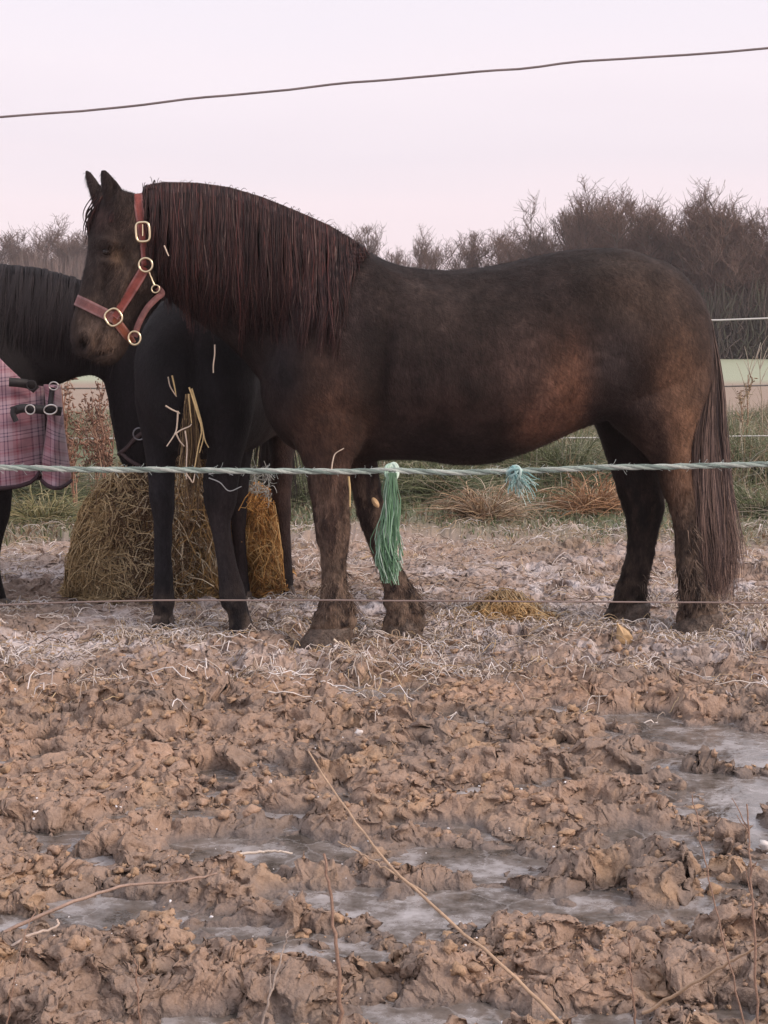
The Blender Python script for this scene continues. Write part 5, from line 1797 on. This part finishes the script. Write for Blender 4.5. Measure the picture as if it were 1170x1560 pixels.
def pile(name, label, x0, x1, Y0, Y1, hfun, n, pal, p, seed, core=True, droop=True):
    """a heap of hay: rough core and stalks lying over it. hfun(u) = height over its length"""
    r_ = np.random.default_rng(seed)
    root = empty(name, ((x0 + x1) / 2, (Y0 + Y1) / 2, 0))
    nu, nw = 40, 26

    def surf(u, w):
        """u along, w around from the front foot over the top to the back foot (0..1)"""
        hgt = hfun(u)
        a = np.pi * w
        ca, sa = np.cos(a), np.sin(a)
        e = .45
        yy = -np.sign(ca) * np.abs(ca) ** e
        zz = np.abs(sa) ** e
        endk = np.clip(1 - np.abs(2 * u - 1) ** 11, 0.02, 1) ** .5
        Y = (Y0 + Y1) / 2 + (Y1 - Y0) / 2 * yy * (.65 + .35 * endk)
        X = x0 + (x1 - x0) * u
        X = (x0 + x1) / 2 + (X - (x0 + x1) / 2) * (.84 + .18 * np.sin(np.pi * np.clip(zz * .8 + .08, 0, 1)))
        nz = .09 * (vn(X * 9 + seed, zz * hgt * 9 + yy * 3, 5) - .5) + .05 * (vn(X * 25, zz * hgt * 25 + yy * 7, 6) - .5)
        return np.stack([X + 0 * Y, Y + np.sign(yy) * nz, zz * hgt * endk * (1 + nz * .7)], -1)

    U, W = np.meshgrid(np.linspace(0, 1, nu), np.linspace(0, 1, nw), indexing='ij')
    v = surf(U.ravel(), W.ravel())
    f = np.array([(i * nw + j, i * nw + j + 1, (i + 1) * nw + j + 1, (i + 1) * nw + j) for i in range(nu - 1) for j in range(nw - 1)])
    mesh('heap', v, f, mat_haycore, root)
    K = 8
    u = r_.random(n)
    hm = hfun(np.array([.2, .5, .8])).mean()
    w = r_.uniform(0, 1.5, n)
    L = r_.uniform(.08, .42, n)
    t = np.linspace(-.5, .5, K)[None, :]
    ang = r_.normal(np.pi / 2, .75, n)[:, None] + r_.normal(0, 1.4, (n, 1)) * t + .3 * r_.normal(size=(n, K))
    arc = 2 * .5 + (Y1 - Y0)
    uu = u[:, None] + np.cumsum(np.cos(ang), 1) * (L / K)[:, None] / (x1 - x0)
    qq = np.clip(w[:, None] - np.cumsum(np.sin(ang), 1) * (L / K)[:, None] / hm, 0, 1.9)
    ww = np.where(qq <= 1, np.arcsin(np.clip(qq, 0, 1) ** (1 / .45)) / np.pi, .5 + .5 * (qq - 1))
    S = surf(np.clip(uu, 0, 1).ravel(), np.clip(ww, 0., .99).ravel()).reshape(n, K, 3)
    S = S + np.array([0, -1, .5]) * (.006 + .055 * r_.random((n, 1, 1)) ** 1.5 * (1 - (2 * t[:, :, None]) ** 2 * .6)) + r_.normal(0, .003, S.shape)
    S[:, :, 0] += np.where((uu < 0) | (uu > 1), np.clip(uu, -1, 2) - np.clip(uu, 0, 1), 0) * (x1 - x0) * .15
    S[:, :, 2] = np.maximum(S[:, :, 2], .004)
    S += .018 * np.sin(np.linspace(0, 1, K)[None, :, None] * r_.uniform(2, 9, (n, 1, 3)) + r_.uniform(0, 6.28, (n, 1, 3))) * np.array([1, .5, .6])
    S += np.array([0, -1, .2]) * (.10 * (r_.random((n, 1, 1)) < .06) * np.linspace(0, 1, K)[None, :, None] ** 2)
    strandmat(S, .0038, pal, p, 'hay_stalks', root, mat_hay, seed)['kind'] = 'stuff'
    return root


HP = [[.42, .30, .15], [.60, .46, .27], [.15, .09, .045], [.78, .66, .46], [.28, .18, .085], [.58, .37, .14]]
pl = [P(112, 800, 7.25)[0], P(345, 800, 7.25)[0]]
t_ = pile('hay_bale', '', pl[0], pl[1], 7.08, 7.75, lambda u: np.interp(u, [0, .12, .3, .5, .7, 1], [.42, .52, .60, .66, .76, .74]), 6500, HP, [.24, .2, .2, .11, .13, .12], 41)
tag(t_, 'tall brown heap of loose hay under the head of the rugged horse', 'hay', 'hay put out for the horses')
OP = [[.62, .33, .09], [.72, .42, .14], [.48, .23, .06], [.78, .52, .22], [.34, .17, .05]]
pl = [P(332, 840, 7.4)[0], P(430, 840, 7.4)[0]]
t_ = pile('hay_bale', '', pl[0], pl[1], 7.24, 7.75, lambda u: np.interp(u, [0, .3, .7, 1], [.52, .50, .47, .42]), 2200, OP, [.28, .26, .2, .14, .12], 42)
# torn net wrap on top of it
tn = []
c0 = P(388, 742, 7.30)
a = np.linspace(0, 1, 10)
for k in range(90):
    q = r_.normal(0, 1, 3)
    p0 = c0 + np.array([r_.uniform(-.07, .07), r_.uniform(-.05, .05), r_.uniform(-.10, .09)])
    tn.append(p0 + q * .05 * (a[:, None] - .5) + .018 * np.sin(a[:, None] * r_.uniform(3, 9, 3) + r_.uniform(0, 6, 3)))
mat_net = mat('net_wrap', (.62, .66, .64), rough=.45, var=.1)
v, f, _ = tubes(np.array(tn), .0017, 3)
mesh('net_wrap', v, f, mat_net, t_)
tag(t_, 'orange-gold hay stack between the hind legs, torn white net wrap on top', 'hay', 'hay put out for the horses')
g = G(775, 940)
t_ = pile('hay_clump', '', g[0] - .17, g[0] + .17, g[1] - .12, g[1] + .2, lambda u: .085 * np.sin(np.pi * np.clip(u, .05, .95)), 900, [[.56, .37, .17], [.64, .45, .23], [.38, .23, .10], [.68, .54, .34]], [.35, .3, .2, .15], 43)
tag(t_, 'small golden clump of hay on the ground between fore and hind legs', 'hay', 'hay put out for the horses')


def wisp(label, lines, Y, rad, rgb, group='loose stalks caught on the horses'):
    S = []
    for pts in lines:
        S.append(spline(P(np.array([p[0] for p in pts], float), np.array([p[1] for p in pts], float), Y + np.linspace(0, .01, len(pts))), 14))
    S = np.array(S)
    v, f, c3 = tubes(S, rad * np.linspace(1, .7, 14)[None], 4, np.tile([rgb], (len(S), 1)) * rng.uniform(.85, 1.1, (len(S), 1)))
    tag(mesh('hay_stalk', v, f, mat_hay, col=c3), label, 'hay stalk', group)


ST, GO = (.62, .52, .42), (.58, .44, .22)
yb = 6.09
q0 = P(290, 590, yb)
tf = empty('hay_tuft', q0)
n, K = 150, 10
t = np.linspace(0, 1, K)[None, :]
ex = r_.normal(0, .8, (n, 1)).clip(-1.2, 1.2)
py0 = 600 + 60 * r_.random((n, 1)) ** 1.5
ln_ = 40 + 110 * r_.random((n, 1))
pxs = 289 + (5 + 4 * t + (py0 - 600) * .10) * ex + 4 * np.sin(t * 6 + r_.uniform(0, 6, (n, 1))) * t
S = P(pxs, py0 + ln_ * t, yb + .01 + .05 * r_.random((n, 1)) + .04 * t)
strandmat(S, .0028, [[.10, .062, .035], [.17, .11, .055], [.30, .21, .10], [.50, .37, .19]], [.42, .30, .18, .10], 'hay_stalks', tf, mat_hay, 9)['kind'] = 'stuff'
gl = []
for pts in ([(288, 590), (300, 625), (307, 655), (302, 680), (296, 715)], [(292, 592), (306, 640), (312, 670), (318, 682)], [(287, 600), (290, 630), (292, 645)], [(290, 595), (302, 635), (310, 662), (304, 690)], [(262, 572), (266, 590), (268, 602)]):
    gl.append(spline(P(np.array([p[0] for p in pts], float), np.array([p[1] for p in pts], float), yb - .01 + 0 * np.arange(len(pts))), 14))
for q_ in gl:
    v, f, c3 = tubes(q_[None], .0036 * np.linspace(1, .6, 14)[None], 5, [np.array([.58, .44, .22]) * rng.uniform(.8, 1.1)])
    mesh('golden_stalk', v, f, mat_hay, tf, col=c3)
tag(tf, 'loose tuft of brown and golden hay hanging down the middle of the black chest', 'hay', 'hay put out for the horses')
wisp('crooked forked pale stalk on the black chest', [[(252, 618), (262, 624), (271, 628), (274, 630)], [(271, 626), (270, 645), (267, 660), (254, 680)], [(266, 662), (276, 655), (288, 650), (292, 646)], [(268, 660), (274, 672), (281, 680)]], yb, .0034, ST)
wisp('long straight pale stalk hanging from the forked one to the rope', [[(282, 656), (285, 680), (284, 705), (284, 730)], [(284, 722), (290, 730), (294, 735), (297, 722)]], yb, .003, ST)
wisp('single pale stalk dangling below the mane', [[(327, 525), (327, 540), (325, 556), (325, 568)]], 5.98, .003, ST)
wisp('short pale stalk near the left side of the black chest', [[(256, 574), (259, 588), (266, 600), (269, 604)]], yb, .0026, ST)
wisp('short pale stalk caught in the front of the mane beside the cheek', [[(250, 374), (253, 381), (255, 386), (257, 390)]], 5.78, .0028, ST)
wisp('bent pale stalk stuck on the near foreleg just above the rope', [[(505, 716), (507, 702), (511, 691), (524, 683)]], 5.80, .0028, ST)
wisp('golden stalk hanging behind the near foreleg below the rope', [[(531, 726), (533, 745), (533, 760), (533, 772)]], 5.86, .0045, GO)
wisp('white twisted string by the knees of the black horse', [[(318, 728), (335, 735), (349, 748), (368, 741)], [(318, 722), (335, 720), (345, 720), (355, 724)]], 6.18, .0024, (.6, .62, .62))
wisp('short thick pale straw on the mud in front of the near fore hoof', [[(508, 974), (514, 979), (520, 985), (528, 990)]], 5.80, .005, (.72, .62, .50))

# dry leaf and a pale wood chip on the ground
mat_leaf = mat('dry_leaf', (.55, .38, .21), rough=.7, var=.2, scale=30)


def leaf(label, outline, Y, cat, lift, group=None):
    pts = [P(x, y, Y) for x, y in outline]
    bm = bmesh.new()
    vs = [bm.verts.new(q + np.array([0, lift * math.sin(k * 1.7), 0])) for k, q in enumerate(pts)]
    ctr = bm.verts.new(np.mean(pts, 0) + np.array([0, -.02, 0]))
    for k in range(len(vs)):
        bm.faces.new((ctr, vs[k], vs[(k + 1) % len(vs)]))
    bmesh.ops.recalc_face_normals(bm, faces=bm.faces[:])
    me = bpy.data.meshes.new('dry_leaf')
    bm.to_mesh(me)
    bm.free()
    o = bpy.data.objects.new('dry_leaf', me)
    COL.objects.link(o)
    me.materials.append(mat_leaf)
    md = o.modifiers.new('t', 'SOLIDIFY')
    md.thickness = .003
    md = o.modifiers.new('s', 'SUBSURF')
    md.render_levels = md.levels = 1
    tag(o, label, cat, group)


leaf('large curled tan leaf on the straw in front of the far hind hoof', [(938, 944), (943, 953), (952, 956), (962, 966), (967, 976), (960, 983), (946, 981), (936, 978), (941, 964)], 6.14, 'leaf', .01)
leaf('small yellow leaf stuck on the far foreleg beside the tassel', [(566, 757), (571, 758), (577, 764), (579, 772), (575, 775), (569, 770), (566, 763)], 6.10, 'leaf', .002)
